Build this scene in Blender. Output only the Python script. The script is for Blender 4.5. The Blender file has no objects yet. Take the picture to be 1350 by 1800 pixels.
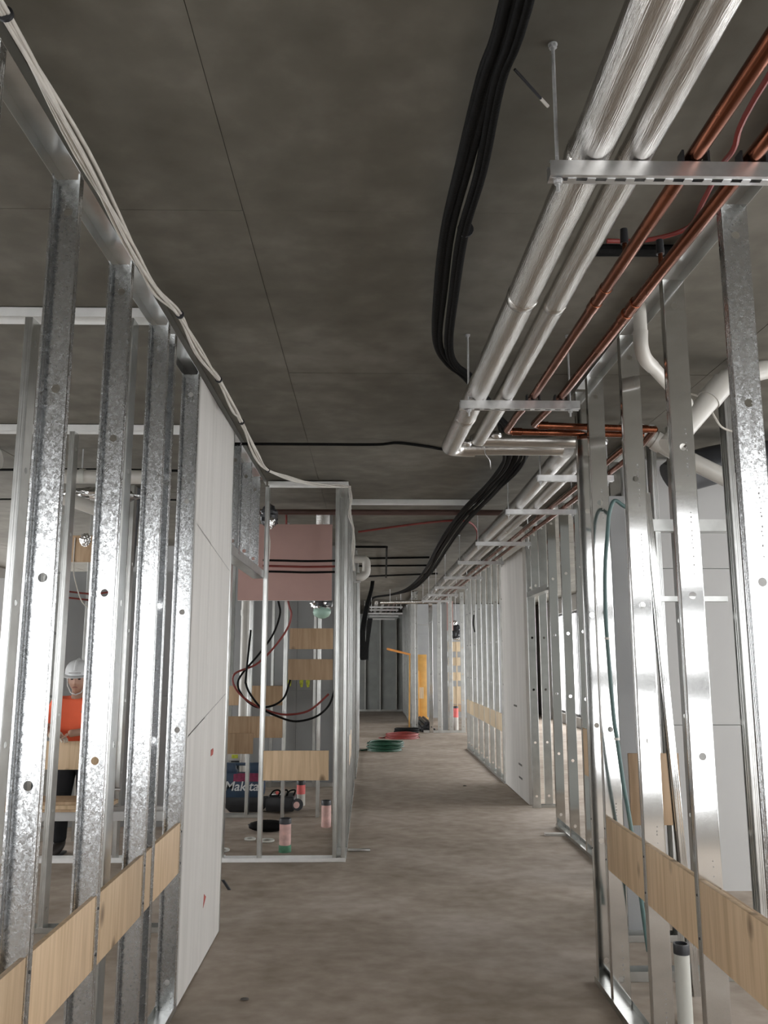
import bpy, bmesh, math, random
from mathutils import Vector, Matrix
random.seed(7)
R = math.radians
scene = bpy.context.scene
COL = scene.collection

# ------------------------------------------------------------------ camera
cd = bpy.data.cameras.new('camera')
cam = bpy.data.objects.new('camera', cd); COL.objects.link(cam)
cam.location = (0, 0, 1.70)
cam.rotation_euler = (R(90 + 9.8519), 0, R(-1.0298))
cd.sensor_fit = 'VERTICAL'; cd.sensor_height = 24.0
cd.lens = 1480.0 * 24.0 / 1800.0
cd.clip_start = 0.02; cd.clip_end = 300
scene.camera = cam

# ------------------------------------------------------------------ overcast daylight, exposure
world = bpy.data.worlds.new('overcast_sky'); scene.world = world
world.use_nodes = True
wn = world.node_tree.nodes; wl = world.node_tree.links
wbg = wn['Background']
wtc = wn.new('ShaderNodeTexCoord'); wsp = wn.new('ShaderNodeSeparateXYZ'); wrp = wn.new('ShaderNodeValToRGB')
wl.new(wtc.outputs['Generated'], wsp.inputs[0]); wl.new(wsp.outputs['Z'], wrp.inputs[0])
wrp.color_ramp.elements[0].position = 0.0; wrp.color_ramp.elements[0].color = (0.86, 0.87, 0.88, 1)
wrp.color_ramp.elements[1].position = 0.8; wrp.color_ramp.elements[1].color = (1.0, 1.0, 1.0, 1)
wl.new(wrp.outputs['Color'], wbg.inputs['Color'])
wbg.inputs['Strength'].default_value = 7.0
scene.view_settings.view_transform = 'Standard'
scene.view_settings.look = 'None'
scene.view_settings.gamma = 1.0
scene.view_settings.use_curve_mapping = False
scene.view_settings.exposure = 0.08

# ------------------------------------------------------------------ materials
def nodes(m):
    m.use_nodes = True
    nt = m.node_tree
    return nt, nt.nodes, nt.links, nt.nodes['Principled BSDF']

def mat(name, col, rough=0.7, metal=0.0, var=0.12, scale=6.0, bump=0.0, bscale=60.0, stretch=(1, 1, 1), spec=0.5, rvar=0.0, objvar=0.0):
    m = bpy.data.materials.new(name); nt, n, l, b = nodes(m)
    tc = n.new('ShaderNodeTexCoord'); mp = n.new('ShaderNodeMapping'); mp.inputs['Scale'].default_value = stretch
    oi = n.new('ShaderNodeObjectInfo')
    ad = n.new('ShaderNodeVectorMath'); ad.operation = 'ADD'
    l.new(tc.outputs['Object'], ad.inputs[0])
    mu = n.new('ShaderNodeVectorMath'); mu.operation = 'SCALE'; mu.inputs[3].default_value = 17.0
    cv = n.new('ShaderNodeCombineXYZ')
    for k in range(3): l.new(oi.outputs['Random'], cv.inputs[k])
    l.new(cv.outputs[0], mu.inputs[0]); l.new(mu.outputs[0], ad.inputs[1]); l.new(ad.outputs[0], mp.inputs['Vector'])
    nz = n.new('ShaderNodeTexNoise'); nz.inputs['Scale'].default_value = scale; nz.inputs['Detail'].default_value = 5
    l.new(mp.outputs[0], nz.inputs['Vector'])
    rp = n.new('ShaderNodeValToRGB')
    c0 = [max(0, c * (1 - var)) for c in col]; c1 = [min(1, c * (1 + var)) for c in col]
    rp.color_ramp.elements[0].position = 0.3; rp.color_ramp.elements[0].color = (*c0, 1)
    rp.color_ramp.elements[1].position = 0.7; rp.color_ramp.elements[1].color = (*c1, 1)
    l.new(nz.outputs['Fac'], rp.inputs[0])
    out = rp.outputs['Color']
    if objvar:
        hv = n.new('ShaderNodeHueSaturation'); mr = n.new('ShaderNodeMapRange')
        mr.inputs['To Min'].default_value = 1 - objvar; mr.inputs['To Max'].default_value = 1 + objvar
        l.new(oi.outputs['Random'], mr.inputs['Value']); l.new(mr.outputs[0], hv.inputs['Value']); l.new(out, hv.inputs['Color'])
        out = hv.outputs['Color']
    l.new(out, b.inputs['Base Color'])
    b.inputs['Roughness'].default_value = rough; b.inputs['Metallic'].default_value = metal
    b.inputs['Specular IOR Level'].default_value = spec
    if rvar:
        mr = n.new('ShaderNodeMapRange'); mr.inputs['To Min'].default_value = rough - rvar; mr.inputs['To Max'].default_value = rough + rvar
        l.new(nz.outputs['Fac'], mr.inputs['Value']); l.new(mr.outputs[0], b.inputs['Roughness'])
    if bump:
        n2 = n.new('ShaderNodeTexNoise'); n2.inputs['Scale'].default_value = bscale; n2.inputs['Detail'].default_value = 6
        l.new(mp.outputs[0], n2.inputs['Vector'])
        bp = n.new('ShaderNodeBump'); bp.inputs['Strength'].default_value = bump; bp.inputs['Distance'].default_value = 0.01
        l.new(n2.outputs['Fac'], bp.inputs['Height']); l.new(bp.outputs[0], b.inputs['Normal'])
    return m

def galv(name, c_lo, c_hi, r_lo, r_hi, scale, bump):
    m = bpy.data.materials.new(name); nt, n, l, b = nodes(m)
    tc = n.new('ShaderNodeTexCoord'); oi = n.new('ShaderNodeObjectInfo')
    cv = n.new('ShaderNodeCombineXYZ')
    for k in range(3): l.new(oi.outputs['Random'], cv.inputs[k])
    mu = n.new('ShaderNodeVectorMath'); mu.operation = 'SCALE'; mu.inputs[3].default_value = 23.0
    l.new(cv.outputs[0], mu.inputs[0])
    ad = n.new('ShaderNodeVectorMath'); ad.operation = 'ADD'; l.new(tc.outputs['Object'], ad.inputs[0]); l.new(mu.outputs[0], ad.inputs[1])
    wz = n.new('ShaderNodeTexNoise'); wz.inputs['Scale'].default_value = scale * 0.8; l.new(ad.outputs[0], wz.inputs['Vector'])
    mx = n.new('ShaderNodeVectorMath'); mx.operation = 'SCALE'; mx.inputs[3].default_value = 0.03; l.new(wz.outputs['Color'], mx.inputs[0])
    a2 = n.new('ShaderNodeVectorMath'); a2.operation = 'ADD'; l.new(ad.outputs[0], a2.inputs[0]); l.new(mx.outputs[0], a2.inputs[1])
    vo = n.new('ShaderNodeTexVoronoi'); vo.inputs['Scale'].default_value = scale; l.new(a2.outputs[0], vo.inputs['Vector'])
    sp = n.new('ShaderNodeSeparateColor'); l.new(vo.outputs['Color'], sp.inputs[0])
    big = n.new('ShaderNodeTexNoise'); big.inputs['Scale'].default_value = 5; big.inputs['Detail'].default_value = 4; l.new(ad.outputs[0], big.inputs['Vector'])
    av = n.new('ShaderNodeMath'); av.operation = 'MULTIPLY_ADD'; av.inputs[1].default_value = 0.55
    l.new(sp.outputs[0], av.inputs[0])
    hb = n.new('ShaderNodeMath'); hb.operation = 'MULTIPLY'; hb.inputs[1].default_value = 0.45; l.new(big.outputs['Fac'], hb.inputs[0]); l.new(hb.outputs[0], av.inputs[2])
    rp = n.new('ShaderNodeValToRGB'); rp.color_ramp.elements[0].position = 0.1; rp.color_ramp.elements[1].position = 0.8
    rp.color_ramp.elements[0].color = (*c_lo, 1); rp.color_ramp.elements[1].color = (*c_hi, 1)
    l.new(av.outputs[0], rp.inputs[0]); l.new(rp.outputs['Color'], b.inputs['Base Color'])
    mr = n.new('ShaderNodeMapRange'); mr.inputs['To Min'].default_value = r_lo; mr.inputs['To Max'].default_value = r_hi
    l.new(sp.outputs[1], mr.inputs['Value']); l.new(mr.outputs[0], b.inputs['Roughness'])
    b.inputs['Metallic'].default_value = 1.0
    if bump:                                       # every zinc crystal is tilted a little
        sb = n.new('ShaderNodeVectorMath'); sb.operation = 'SUBTRACT'; sb.inputs[1].default_value = (.5, .5, .5); l.new(vo.outputs['Color'], sb.inputs[0])
        sc_ = n.new('ShaderNodeVectorMath'); sc_.operation = 'SCALE'; sc_.inputs[3].default_value = bump; l.new(sb.outputs[0], sc_.inputs[0])
        ge = n.new('ShaderNodeNewGeometry'); a3 = n.new('ShaderNodeVectorMath'); a3.operation = 'ADD'
        l.new(ge.outputs['Normal'], a3.inputs[0]); l.new(sc_.outputs[0], a3.inputs[1])
        no = n.new('ShaderNodeVectorMath'); no.operation = 'NORMALIZE'; l.new(a3.outputs[0], no.inputs[0]); l.new(no.outputs[0], b.inputs['Normal'])
    return m

def plywood(name, col, grain=(34, 34, 2.2), dark=0.75):
    m = bpy.data.materials.new(name); nt, n, l, b = nodes(m)
    tc = n.new('ShaderNodeTexCoord'); oi = n.new('ShaderNodeObjectInfo')
    cv = n.new('ShaderNodeCombineXYZ')
    for k in range(3): l.new(oi.outputs['Random'], cv.inputs[k])
    mu = n.new('ShaderNodeVectorMath'); mu.operation = 'SCALE'; mu.inputs[3].default_value = 31.0; l.new(cv.outputs[0], mu.inputs[0])
    ad = n.new('ShaderNodeVectorMath'); ad.operation = 'ADD'; l.new(tc.outputs['Object'], ad.inputs[0]); l.new(mu.outputs[0], ad.inputs[1])
    mp = n.new('ShaderNodeMapping'); mp.inputs['Scale'].default_value = grain; l.new(ad.outputs[0], mp.inputs['Vector'])
    nz = n.new('ShaderNodeTexNoise'); nz.inputs['Scale'].default_value = 1.0; nz.inputs['Detail'].default_value = 6; nz.inputs['Distortion'].default_value = 0.6
    l.new(mp.outputs[0], nz.inputs['Vector'])
    rp = n.new('ShaderNodeValToRGB')
    rp.color_ramp.elements[0].position = 0.3; rp.color_ramp.elements[0].color = (col[0] * .78, col[1] * .74, col[2] * .68, 1)
    rp.color_ramp.elements[1].position = 0.62; rp.color_ramp.elements[1].color = (*col, 1)
    l.new(nz.outputs['Fac'], rp.inputs[0])
    m2 = n.new('ShaderNodeMapping'); m2.inputs['Scale'].default_value = (5.0, 5.0, 3.0); l.new(ad.outputs[0], m2.inputs['Vector'])
    vo = n.new('ShaderNodeTexVoronoi'); vo.inputs['Scale'].default_value = 1.0; l.new(m2.outputs[0], vo.inputs['Vector'])
    kr = n.new('ShaderNodeValToRGB'); kr.color_ramp.elements[0].position = 0.09; kr.color_ramp.elements[0].color = (1, 1, 1, 1)
    kr.color_ramp.elements[1].position = 0.18; kr.color_ramp.elements[1].color = (0, 0, 0, 1); l.new(vo.outputs['Distance'], kr.inputs[0])
    km = n.new('ShaderNodeMath'); km.operation = 'MULTIPLY'; km.inputs[1].default_value = dark; l.new(kr.outputs['Color'], km.inputs[0])
    mx = n.new('ShaderNodeMix'); mx.data_type = 'RGBA'; l.new(km.outputs[0], mx.inputs[0]); l.new(rp.outputs['Color'], mx.inputs[6])
    mx.inputs[7].default_value = (0.10, 0.055, 0.03, 1)
    hv = n.new('ShaderNodeHueSaturation'); mr = n.new('ShaderNodeMapRange')
    mr.inputs['To Min'].default_value = 0.85; mr.inputs['To Max'].default_value = 1.1
    l.new(oi.outputs['Random'], mr.inputs['Value']); l.new(mr.outputs[0], hv.inputs['Value']); l.new(mx.outputs[2], hv.inputs['Color'])
    l.new(hv.outputs['Color'], b.inputs['Base Color']); b.inputs['Roughness'].default_value = 0.6
    return m

def concrete(name, c0, c1, c2, rough=0.85, scale=1.1, stretch=(1, 1, 1), bump=0.25):
    m = bpy.data.materials.new(name); nt, n, l, b = nodes(m)
    tc = n.new('ShaderNodeTexCoord'); mp = n.new('ShaderNodeMapping'); mp.inputs['Scale'].default_value = stretch
    l.new(tc.outputs['Object'], mp.inputs['Vector'])
    n1 = n.new('ShaderNodeTexNoise'); n1.inputs['Scale'].default_value = scale; n1.inputs['Detail'].default_value = 8; n1.inputs['Roughness'].default_value = 0.6
    n2 = n.new('ShaderNodeTexNoise'); n2.inputs['Scale'].default_value = scale * 9; n2.inputs['Detail'].default_value = 6
    l.new(mp.outputs[0], n1.inputs['Vector']); l.new(mp.outputs[0], n2.inputs['Vector'])
    ma = n.new('ShaderNodeMath'); ma.operation = 'MULTIPLY_ADD'; ma.inputs[1].default_value = 0.35
    l.new(n2.outputs['Fac'], ma.inputs[0])
    mb = n.new('ShaderNodeMath'); mb.operation = 'MULTIPLY'; mb.inputs[1].default_value = 0.65; l.new(n1.outputs['Fac'], mb.inputs[0]); l.new(mb.outputs[0], ma.inputs[2])
    rp = n.new('ShaderNodeValToRGB'); e = rp.color_ramp.elements
    e[0].position = 0.33; e[0].color = (*c0, 1); e[1].position = 0.66; e[1].color = (*c2, 1)
    x = e.new(0.5); x.color = (*c1, 1)
    l.new(ma.outputs[0], rp.inputs[0]); l.new(rp.outputs['Color'], b.inputs['Base Color'])
    b.inputs['Roughness'].default_value = rough; b.inputs['Specular IOR Level'].default_value = 0.35
    bp = n.new('ShaderNodeBump'); bp.inputs['Strength'].default_value = bump; bp.inputs['Distance'].default_value = 0.004
    l.new(n2.outputs['Fac'], bp.inputs['Height']); l.new(bp.outputs[0], b.inputs['Normal'])
    return m

M = {}
M['galv'] = galv('spangled_galvanised_steel', (0.50, 0.51, 0.515), (0.68, 0.69, 0.70), 0.20, 0.28, 140, 0.075)
M['galv_fine'] = galv('smooth_galvanised_steel', (0.62, 0.62, 0.61), (0.70, 0.70, 0.69), 0.08, 0.11, 300, 0.0)
M['galv_far'] = mat('dull_galvanised_steel', (0.60, 0.605, 0.59), 0.30, 1.0, 0.10, 9, rvar=.05)
M['lit_steel'] = mat('zinc_track_painted_reflection', (0.86, 0.86, 0.85), 0.5, 0.45, 0.05, 12)  # paler than the other steel: daylight reflected on the tracks is painted into the colour
M['strut'] = mat('zinc_strut', (0.66, 0.66, 0.66), 0.34, 1.0, 0.08, 30)
M['rod'] = mat('threaded_rod_zinc', (0.5, 0.5, 0.5), 0.4, 1.0, 0.1, 80, 0.6, 400)
M['floor'] = concrete('concrete_floor', (0.23, 0.185, 0.142), (0.37, 0.31, 0.255), (0.50, 0.44, 0.385), 0.72, 0.75, (1, 1.2, 1), 0.2)
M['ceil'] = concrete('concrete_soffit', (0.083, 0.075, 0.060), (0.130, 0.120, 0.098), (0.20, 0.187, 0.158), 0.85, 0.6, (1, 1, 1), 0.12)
M['ceil_gap'] = mat('soffit_joint', (0.07, 0.065, 0.055), 0.9)
M['panel'] = mat('white_wall_board', (0.60, 0.58, 0.55), 0.75, 0, 0.08, 2.5, 0.05, 80, (5, 5, 0.35))
M['panel_grey'] = mat('grey_cement_board', (0.34, 0.345, 0.345), 0.8, 0, 0.1, 2.0, 0.08, 90)
M['panel_white'] = mat('white_plasterboard', (0.46, 0.455, 0.445), 0.8, 0, 0.03, 1.5)
M['panel_dark'] = mat('dark_cement_board', (0.30, 0.31, 0.295), 0.7, 0, 0.15, 2.0)
M['pink'] = mat('pink_fire_board', (0.47, 0.30, 0.27), 0.8, 0, 0.05, 3)
M['ply'] = plywood('pine_plywood', (0.66, 0.49, 0.32))
M['ply_brown'] = plywood('brown_plywood', (0.50, 0.35, 0.22))
M['ply_pale'] = plywood('pale_plywood', (0.74, 0.60, 0.42), dark=0.3)
M['foil'] = mat('foil_insulation', (0.70, 0.68, 0.65), 0.17, 1.0, 0.06, 20, 0.3, 100, (3.0, 0.16, 3.0), rvar=.05)
M['foil_x'] = mat('foil_insulation_cross', (0.66, 0.64, 0.61), 0.24, 1.0, 0.06, 20, 0.18, 70, (0.14, 2, 2))
M['foil_crumple'] = mat('crumpled_foil', (0.8, 0.8, 0.8), 0.2, 1.0, 0.1, 20, 1.0, 26)
M['copper'] = mat('copper', (0.25, 0.088, 0.048), 0.26, 1.0, 0.22, 14, 0.05, 60, (1, 0.3, 1), rvar=0.1)
M['black'] = mat('black_rubber', (0.006, 0.006, 0.006), 0.65, 0, 0.3, 30, 0.2, 120, spec=.12)
M['blackpl'] = mat('black_plastic', (0.025, 0.026, 0.03), 0.4, 0, 0.2, 12)
M['whitecable'] = mat('white_cable', (0.62, 0.59, 0.54), 0.5, 0, 0.1, 20)
M['pvc'] = mat('white_pvc', (0.54, 0.52, 0.48), 0.32, 0, 0.05, 4)
M['pvcgrey'] = mat('grey_pvc', (0.50, 0.50, 0.46), 0.4, 0, 0.06, 4)
M['pinkpaint'] = mat('pink_marker_paint', (0.80, 0.17, 0.16), 0.55, 0, 0.12, 9)
M['pinkpale'] = mat('pale_pink_overspray', (0.66, 0.42, 0.38), 0.55, 0, 0.2, 14)
M['greenpaint'] = mat('green_sealant', (0.08, 0.22, 0.13), 0.7, 0, 0.3, 20)
M['redpl'] = mat('red_conduit', (0.22, 0.03, 0.024), 0.45, 0, 0.15, 10)
M['redcable'] = mat('red_hose', (0.21, 0.036, 0.03), 0.45, 0, 0.15, 10)
M['brownpipe'] = mat('brown_painted_pipe', (0.085, 0.045, 0.037), 0.5, 0, 0.15, 8)
M['greencable'] = mat('green_hose', (0.013, 0.062, 0.035), 0.45, 0, 0.2, 10)
M['tealcable'] = mat('teal_hose', (0.075, 0.135, 0.13), 0.4, 0, 0.15, 10)
M['blue'] = mat('dark_blue_plastic', (0.030, 0.062, 0.115), 0.42, 0, 0.12, 10)
M['lettering'] = mat('white_lettering', (0.78, 0.8, 0.82), 0.5)
M['magenta'] = mat('magenta_print', (0.27, 0.03, 0.09), 0.5, 0, 0.3, 30)
M['yellow'] = mat('yellow_paint', (0.62, 0.34, 0.09), 0.45, 0, 0.12, 6)
M['orange_arm'] = mat('orange_timber', (0.72, 0.30, 0.07), 0.5, 0, 0.12, 8)
M['spray'] = mat('yellow_marker_spray', (0.62, 0.66, 0.08), 0.8, 0, 0.3, 30)
M['redmark'] = mat('red_marker', (0.38, 0.06, 0.045), 0.7, 0, 0.3, 40)
M['greymark'] = mat('grey_pencil', (0.36, 0.35, 0.34), 0.8, 0, 0.3, 40)
M['darkmark'] = mat('dark_marker', (0.12, 0.11, 0.10), 0.8)
M['screw'] = mat('dark_screw', (0.06, 0.06, 0.06), 0.5, 0.6)
M['skin'] = mat('skin', (0.42, 0.25, 0.18), 0.55, 0, 0.06, 12)
M['hair'] = mat('dark_hair', (0.03, 0.022, 0.018), 0.6)
M['hivis'] = mat('orange_shirt', (0.95, 0.16, 0.07), 0.8, 0, 0.06, 5, 0.2, 22)
M['cloth'] = mat('black_trousers', (0.012, 0.013, 0.016), 0.85, 0, 0.2, 8, 0.2, 25)
M['boot'] = mat('dark_boot_leather', (0.035, 0.03, 0.027), 0.6)
M['hat'] = mat('white_hard_hat', (0.68, 0.69, 0.70), 0.3, 0, 0.03, 5)
M['glove'] = mat('pale_work_glove', (0.58, 0.50, 0.42), 0.8, 0, 0.1, 20)
M['eye'] = mat('eye', (0.05, 0.04, 0.035), 0.3)
M['lip'] = mat('lip', (0.33, 0.15, 0.12), 0.5)
M['wall_outer'] = mat('outer_wall_render', (0.42, 0.41, 0.39), 0.85, 0, 0.1, 2)
M['alu'] = mat('grey_window_frame', (0.22, 0.22, 0.22), 0.4, 0.5)
M['dust'] = mat('white_dust', (0.55, 0.53, 0.5), 0.9, 0, 0.1, 20)

# ------------------------------------------------------------------ geometry helpers
class B:
    def __init__(s): s.v = []; s.f = []
    def add(s, vs, fs):
        o = len(s.v); s.v += [tuple(p) for p in vs]; s.f += [tuple(i + o for i in f) for f in fs]; return s
    def box(s, x0, x1, y0, y1, z0, z1):
        v = [(x0, y0, z0), (x1, y0, z0), (x1, y1, z0), (x0, y1, z0), (x0, y0, z1), (x1, y0, z1), (x1, y1, z1), (x0, y1, z1)]
        return s.add(v, [(3, 2, 1, 0), (4, 5, 6, 7), (0, 1, 5, 4), (1, 2, 6, 5), (2, 3, 7, 6), (3, 0, 4, 7)])
    def obox(s, p0, p1, wvec, hvec):               # a bar from p0 to p1 with full width vector and height vector
        p0, p1, w, h = Vector(p0), Vector(p1), Vector(wvec), Vector(hvec)
        v = []
        for p in (p0, p1):
            v += [p - w / 2 - h / 2, p + w / 2 - h / 2, p + w / 2 + h / 2, p - w / 2 + h / 2]
        return s.add(v, [(3, 2, 1, 0), (4, 5, 6, 7), (0, 1, 5, 4), (1, 2, 6, 5), (2, 3, 7, 6), (3, 0, 4, 7)])
    def tube(s, pts, r, seg=10, caps=True):
        pts = [Vector(p) for p in pts]; n = len(pts)
        rr = r if isinstance(r, (list, tuple)) else [r] * n
        T = []
        for i in range(n):
            a = pts[max(i - 1, 0)]; b = pts[min(i + 1, n - 1)]
            T.append((b - a).normalized())
        up = Vector((0, 0, 1)) if abs(T[0].z) < 0.9 else Vector((1, 0, 0))
        N = (up - T[0] * up.dot(T[0])).normalized()
        vs = []
        for i in range(n):
            if i: N = (N - T[i] * N.dot(T[i])).normalized()
            Bn = T[i].cross(N)
            for k in range(seg):
                a = 2 * math.pi * k / seg
                vs.append(pts[i] + (N * math.cos(a) + Bn * math.sin(a)) * rr[i])
        fs = []
        for i in range(n - 1):
            for k in range(seg):
                k2 = (k + 1) % seg
                fs.append((i * seg + k, i * seg + k2, (i + 1) * seg + k2, (i + 1) * seg + k))
        if caps:
            fs.append(tuple(range(seg))[::-1]); fs.append(tuple((n - 1) * seg + k for k in range(seg)))
        return s.add(vs, fs)
    def lathe(s, prof, c=(0, 0, 0), seg=20):       # prof: (radius, z)
        vs = []; fs = []; n = len(prof)
        for r, z in prof:
            for k in range(seg):
                a = 2 * math.pi * k / seg
                vs.append((c[0] + r * math.cos(a), c[1] + r * math.sin(a), c[2] + z))
        for i in range(n - 1):
            for k in range(seg):
                k2 = (k + 1) % seg
                fs.append((i * seg + k, i * seg + k2, (i + 1) * seg + k2, (i + 1) * seg + k))
        if prof[0][0] > 1e-6: fs.append(tuple(range(seg))[::-1])
        if prof[-1][0] > 1e-6: fs.append(tuple((n - 1) * seg + k for k in range(seg)))
        return s.add(vs, fs)
    def prism(s, poly, d, axis='y', at=0.0):       # polygon in the other two axes, extruded by d along the axis
        n = len(poly); vs = []
        for q in (at, at + d):
            for a, b in poly:
                vs.append((a, q, b) if axis == 'y' else ((q, a, b) if axis == 'x' else (a, b, q)))
        fs = [tuple(range(n)), tuple(range(2 * n - 1, n - 1, -1))]
        for i in range(n):
            j = (i + 1) % n; fs.append((i, i + n, j + n, j))
        return s.add(vs, fs)
    def ellipsoid(s, c, r, seg=16, rings=10):
        vs = [(c[0], c[1], c[2] - r[2])]; fs = []
        for i in range(1, rings):
            t = math.pi * i / rings
            for k in range(seg):
                a = 2 * math.pi * k / seg
                vs.append((c[0] + r[0] * math.sin(t) * math.cos(a), c[1] + r[1] * math.sin(t) * math.sin(a), c[2] - r[2] * math.cos(t)))
        vs.append((c[0], c[1], c[2] + r[2])); top = len(vs) - 1
        for k in range(seg):
            fs.append((0, 1 + (k + 1) % seg, 1 + k)); fs.append((top, top - seg + k, top - seg + (k + 1) % seg))
        for i in range(rings - 2):
            for k in range(seg):
                k2 = (k + 1) % seg
                fs.append((1 + i * seg + k, 1 + i * seg + k2, 1 + (i + 1) * seg + k2, 1 + (i + 1) * seg + k))
        return s.add(vs, fs)

def bez(pts, n=8):                                  # smooth curve through points
    pts = [Vector(p) for p in pts]; out = []
    for i in range(len(pts) - 1):
        p0 = pts[max(i - 1, 0)]; p1 = pts[i]; p2 = pts[i + 1]; p3 = pts[min(i + 2, len(pts) - 1)]
        for k in range(n):
            t = k / n
            out.append(0.5 * ((2 * p1) + (-p0 + p2) * t + (2 * p0 - 5 * p1 + 4 * p2 - p3) * t * t + (-p0 + 3 * p1 - 3 * p2 + p3) * t ** 3))
    out.append(pts[-1]); return out

WL = {}
def thing(name, label, cat, loc, group=None):
    o = bpy.data.objects.new(name, None); COL.objects.link(o); o.location = loc; o.empty_display_size = 0.1
    o['label'] = label; o['category'] = cat
    if group: o['group'] = group
    WL[o.name] = Vector(loc); return o

def mesh_of(b, name, mat_, origin=(0, 0, 0), bevel=0.0, sharp=35, recalc=True):
    me = bpy.data.meshes.new(name); o = Vector(origin)
    bm = bmesh.new()
    vs = [bm.verts.new(Vector(p) - o) for p in b.v]
    for f in b.f:
        try: bm.faces.new([vs[i] for i in f])
        except ValueError: pass
    if recalc: bmesh.ops.recalc_face_normals(bm, faces=bm.faces)
    if bevel: bmesh.ops.bevel(bm, geom=[e for e in bm.edges if len(e.link_faces) == 2 and e.calc_face_angle(0) > 0.6], offset=bevel, segments=2, affect='EDGES', profile=0.5)
    bm.to_mesh(me); bm.free()
    for m in (mat_ if isinstance(mat_, list) else [mat_]): me.materials.append(m)
    me.shade_smooth(); me.set_sharp_from_angle(angle=R(sharp))
    return me

def part(name, b, mat_, parent=None, loc=None, bevel=0.0, sharp=35, label=None, kind=None):
    if parent is not None: org = WL[parent.name]
    elif loc is not None: org = Vector(loc)
    else:
        xs = list(zip(*b.v)); org = Vector(((min(xs[0]) + max(xs[0])) / 2, (min(xs[1]) + max(xs[1])) / 2, min(xs[2])))
    me = mesh_of(b, name, mat_, org, bevel, sharp)
    o = bpy.data.objects.new(name, me); COL.objects.link(o)
    if parent is not None: o.parent = parent
    else: o.location = org
    WL[o.name] = org
    if label: o['label'] = label
    if kind: o['kind'] = kind
    return o

def inst(name, me, parent, loc, rz=0.0, rx=0.0, ry=0.0, label=None):
    o = bpy.data.objects.new(name, me); COL.objects.link(o)
    o.location = Vector(loc) - (WL[parent.name] if parent else Vector((0, 0, 0)))
    o.rotation_euler = (rx, ry, rz)
    if parent: o.parent = parent
    WL[o.name] = Vector(loc)
    if label: o['label'] = label
    return o

def tag(o, label, cat, group=None):
    o['label'] = label; o['category'] = cat
    if group: o['group'] = group
    return o

def single(name, b, mat_, label, cat, group=None, **k):
    return tag(part(name, b, mat_, **k), label, cat, group)

# steel stud: C section, web 92 mm along x at y=0, flanges run to +y, service holes through the web
STUDS = {}
def stud_mesh(L, mat_key, holes, W=0.092, fl=0.036, detail=True):
    key = (round(L, 3), mat_key, tuple(holes), W, fl, detail)
    if key in STUDS: return STUDS[key]
    bm = bmesh.new(); lip = 0.007; r = 0.003
    left = [(lip, fl), (0.001, fl), (0, fl - 0.001)]
    if detail:
        left += [(0, fl * .66), (0.0012, fl * .60), (0.0012, fl * .54), (0, fl * .48), (0, fl * .36), (0.0012, fl * .30), (0.0012, fl * .26), (0, fl * .2)]
    left += [(0, r + .0015), (0, r), (r * .3, r * .3), (r, 0), (r + .0015, 0)]
    right = [(W - u, v) for u, v in left[::-1]]
    c0, c1 = W / 2 - 0.022, W / 2 + 0.022
    def quad(a, b2, c, d):
        bm.faces.new([bm.verts.new(p) for p in ((a, b2, 0), (c, d, 0), (c, d, L), (a, b2, L))])
    for poly in (left, right):
        for (a, b2), (c, d) in zip(poly[:-1], poly[1:]): quad(a, b2, c, d)
    h2 = 0.022; t2 = h2 * math.tan(math.pi / 8)
    zs = [h for h in holes if 0.05 < h < L - 0.05]
    side = [h + dz for h in zs for dz in (-h2, -t2, 0, t2, h2)]
    for (a, _), c in ((left[-1], c0), (right[0], c1)):   # flat webs beside the row of holes
        bm.faces.new([bm.verts.new(p) for p in [(a, 0, 0), (c, 0, 0)] + [(c, 0, z) for z in side] + [(c, 0, L), (a, 0, L)]])
    def ring(k, rad=None):
        a = 2 * math.pi * k / 16; ca, sa = math.cos(a), math.sin(a); q = h2 / max(abs(ca), abs(sa)) if rad is None else rad
        return (W / 2 + q * ca, q * sa)
    prev = [(c0, 0, 0), (c1, 0, 0)]
    for h in zs:
        low = [(ring(k)[0], 0, h + ring(k)[1]) for k in (14, 13, 12, 11, 10)]
        bm.faces.new([bm.verts.new(p) for p in prev + low])
        for k in range(16):
            pts = [(*ring(k, .0145), h), (*ring(k), h), (*ring(k + 1), h), (*ring(k + 1, .0145), h)]
            bm.faces.new([bm.verts.new((u, 0, hz + v)) for u, v, hz in pts])
        prev = [(ring(k)[0], 0, h + ring(k)[1]) for k in (6, 5, 4, 3, 2)]
    bm.faces.new([bm.verts.new(p) for p in prev + [(c1, 0, L), (c0, 0, L)]])
    bmesh.ops.remove_doubles(bm, verts=bm.verts, dist=0.00005)
    bmesh.ops.recalc_face_normals(bm, faces=bm.faces)
    if detail: bmesh.ops.solidify(bm, geom=bm.faces[:], thickness=0.0012)
    me = bpy.data.meshes.new('stud'); bm.to_mesh(me); bm.free()
    me.materials.append(M[mat_key]); me.shade_smooth(); me.set_sharp_from_angle(angle=R(28))
    STUDS[key] = me; return me

HOLES = (0.13, 0.73, 1.335, 1.94, 2.535, 3.135)
def stud(parent, x, y, facing, L=3.25, z0=0.0, mk='galv', detail=True, W=0.092, lean=(0, 0), holes=HOLES, fl=0.036):
    # facing: 'toward' web plane at y, opens to the camera, x = right edge; 'away' opens from the camera, x = left edge;
    # 'left' web along y facing +x at x, opens -x, y = near edge; 'right' web facing -x at x, opens +x
    me = stud_mesh(L, mk, tuple(round(h - z0, 3) for h in holes), W, fl, detail)
    rz = {'toward': math.pi, 'away': 0.0, 'left': math.pi / 2, 'right': -math.pi / 2}[facing]
    yy = y + (W if facing == 'right' else 0)
    return inst('stud', me, parent, (x, yy, z0), rz, lean[0], lean[1])

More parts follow.
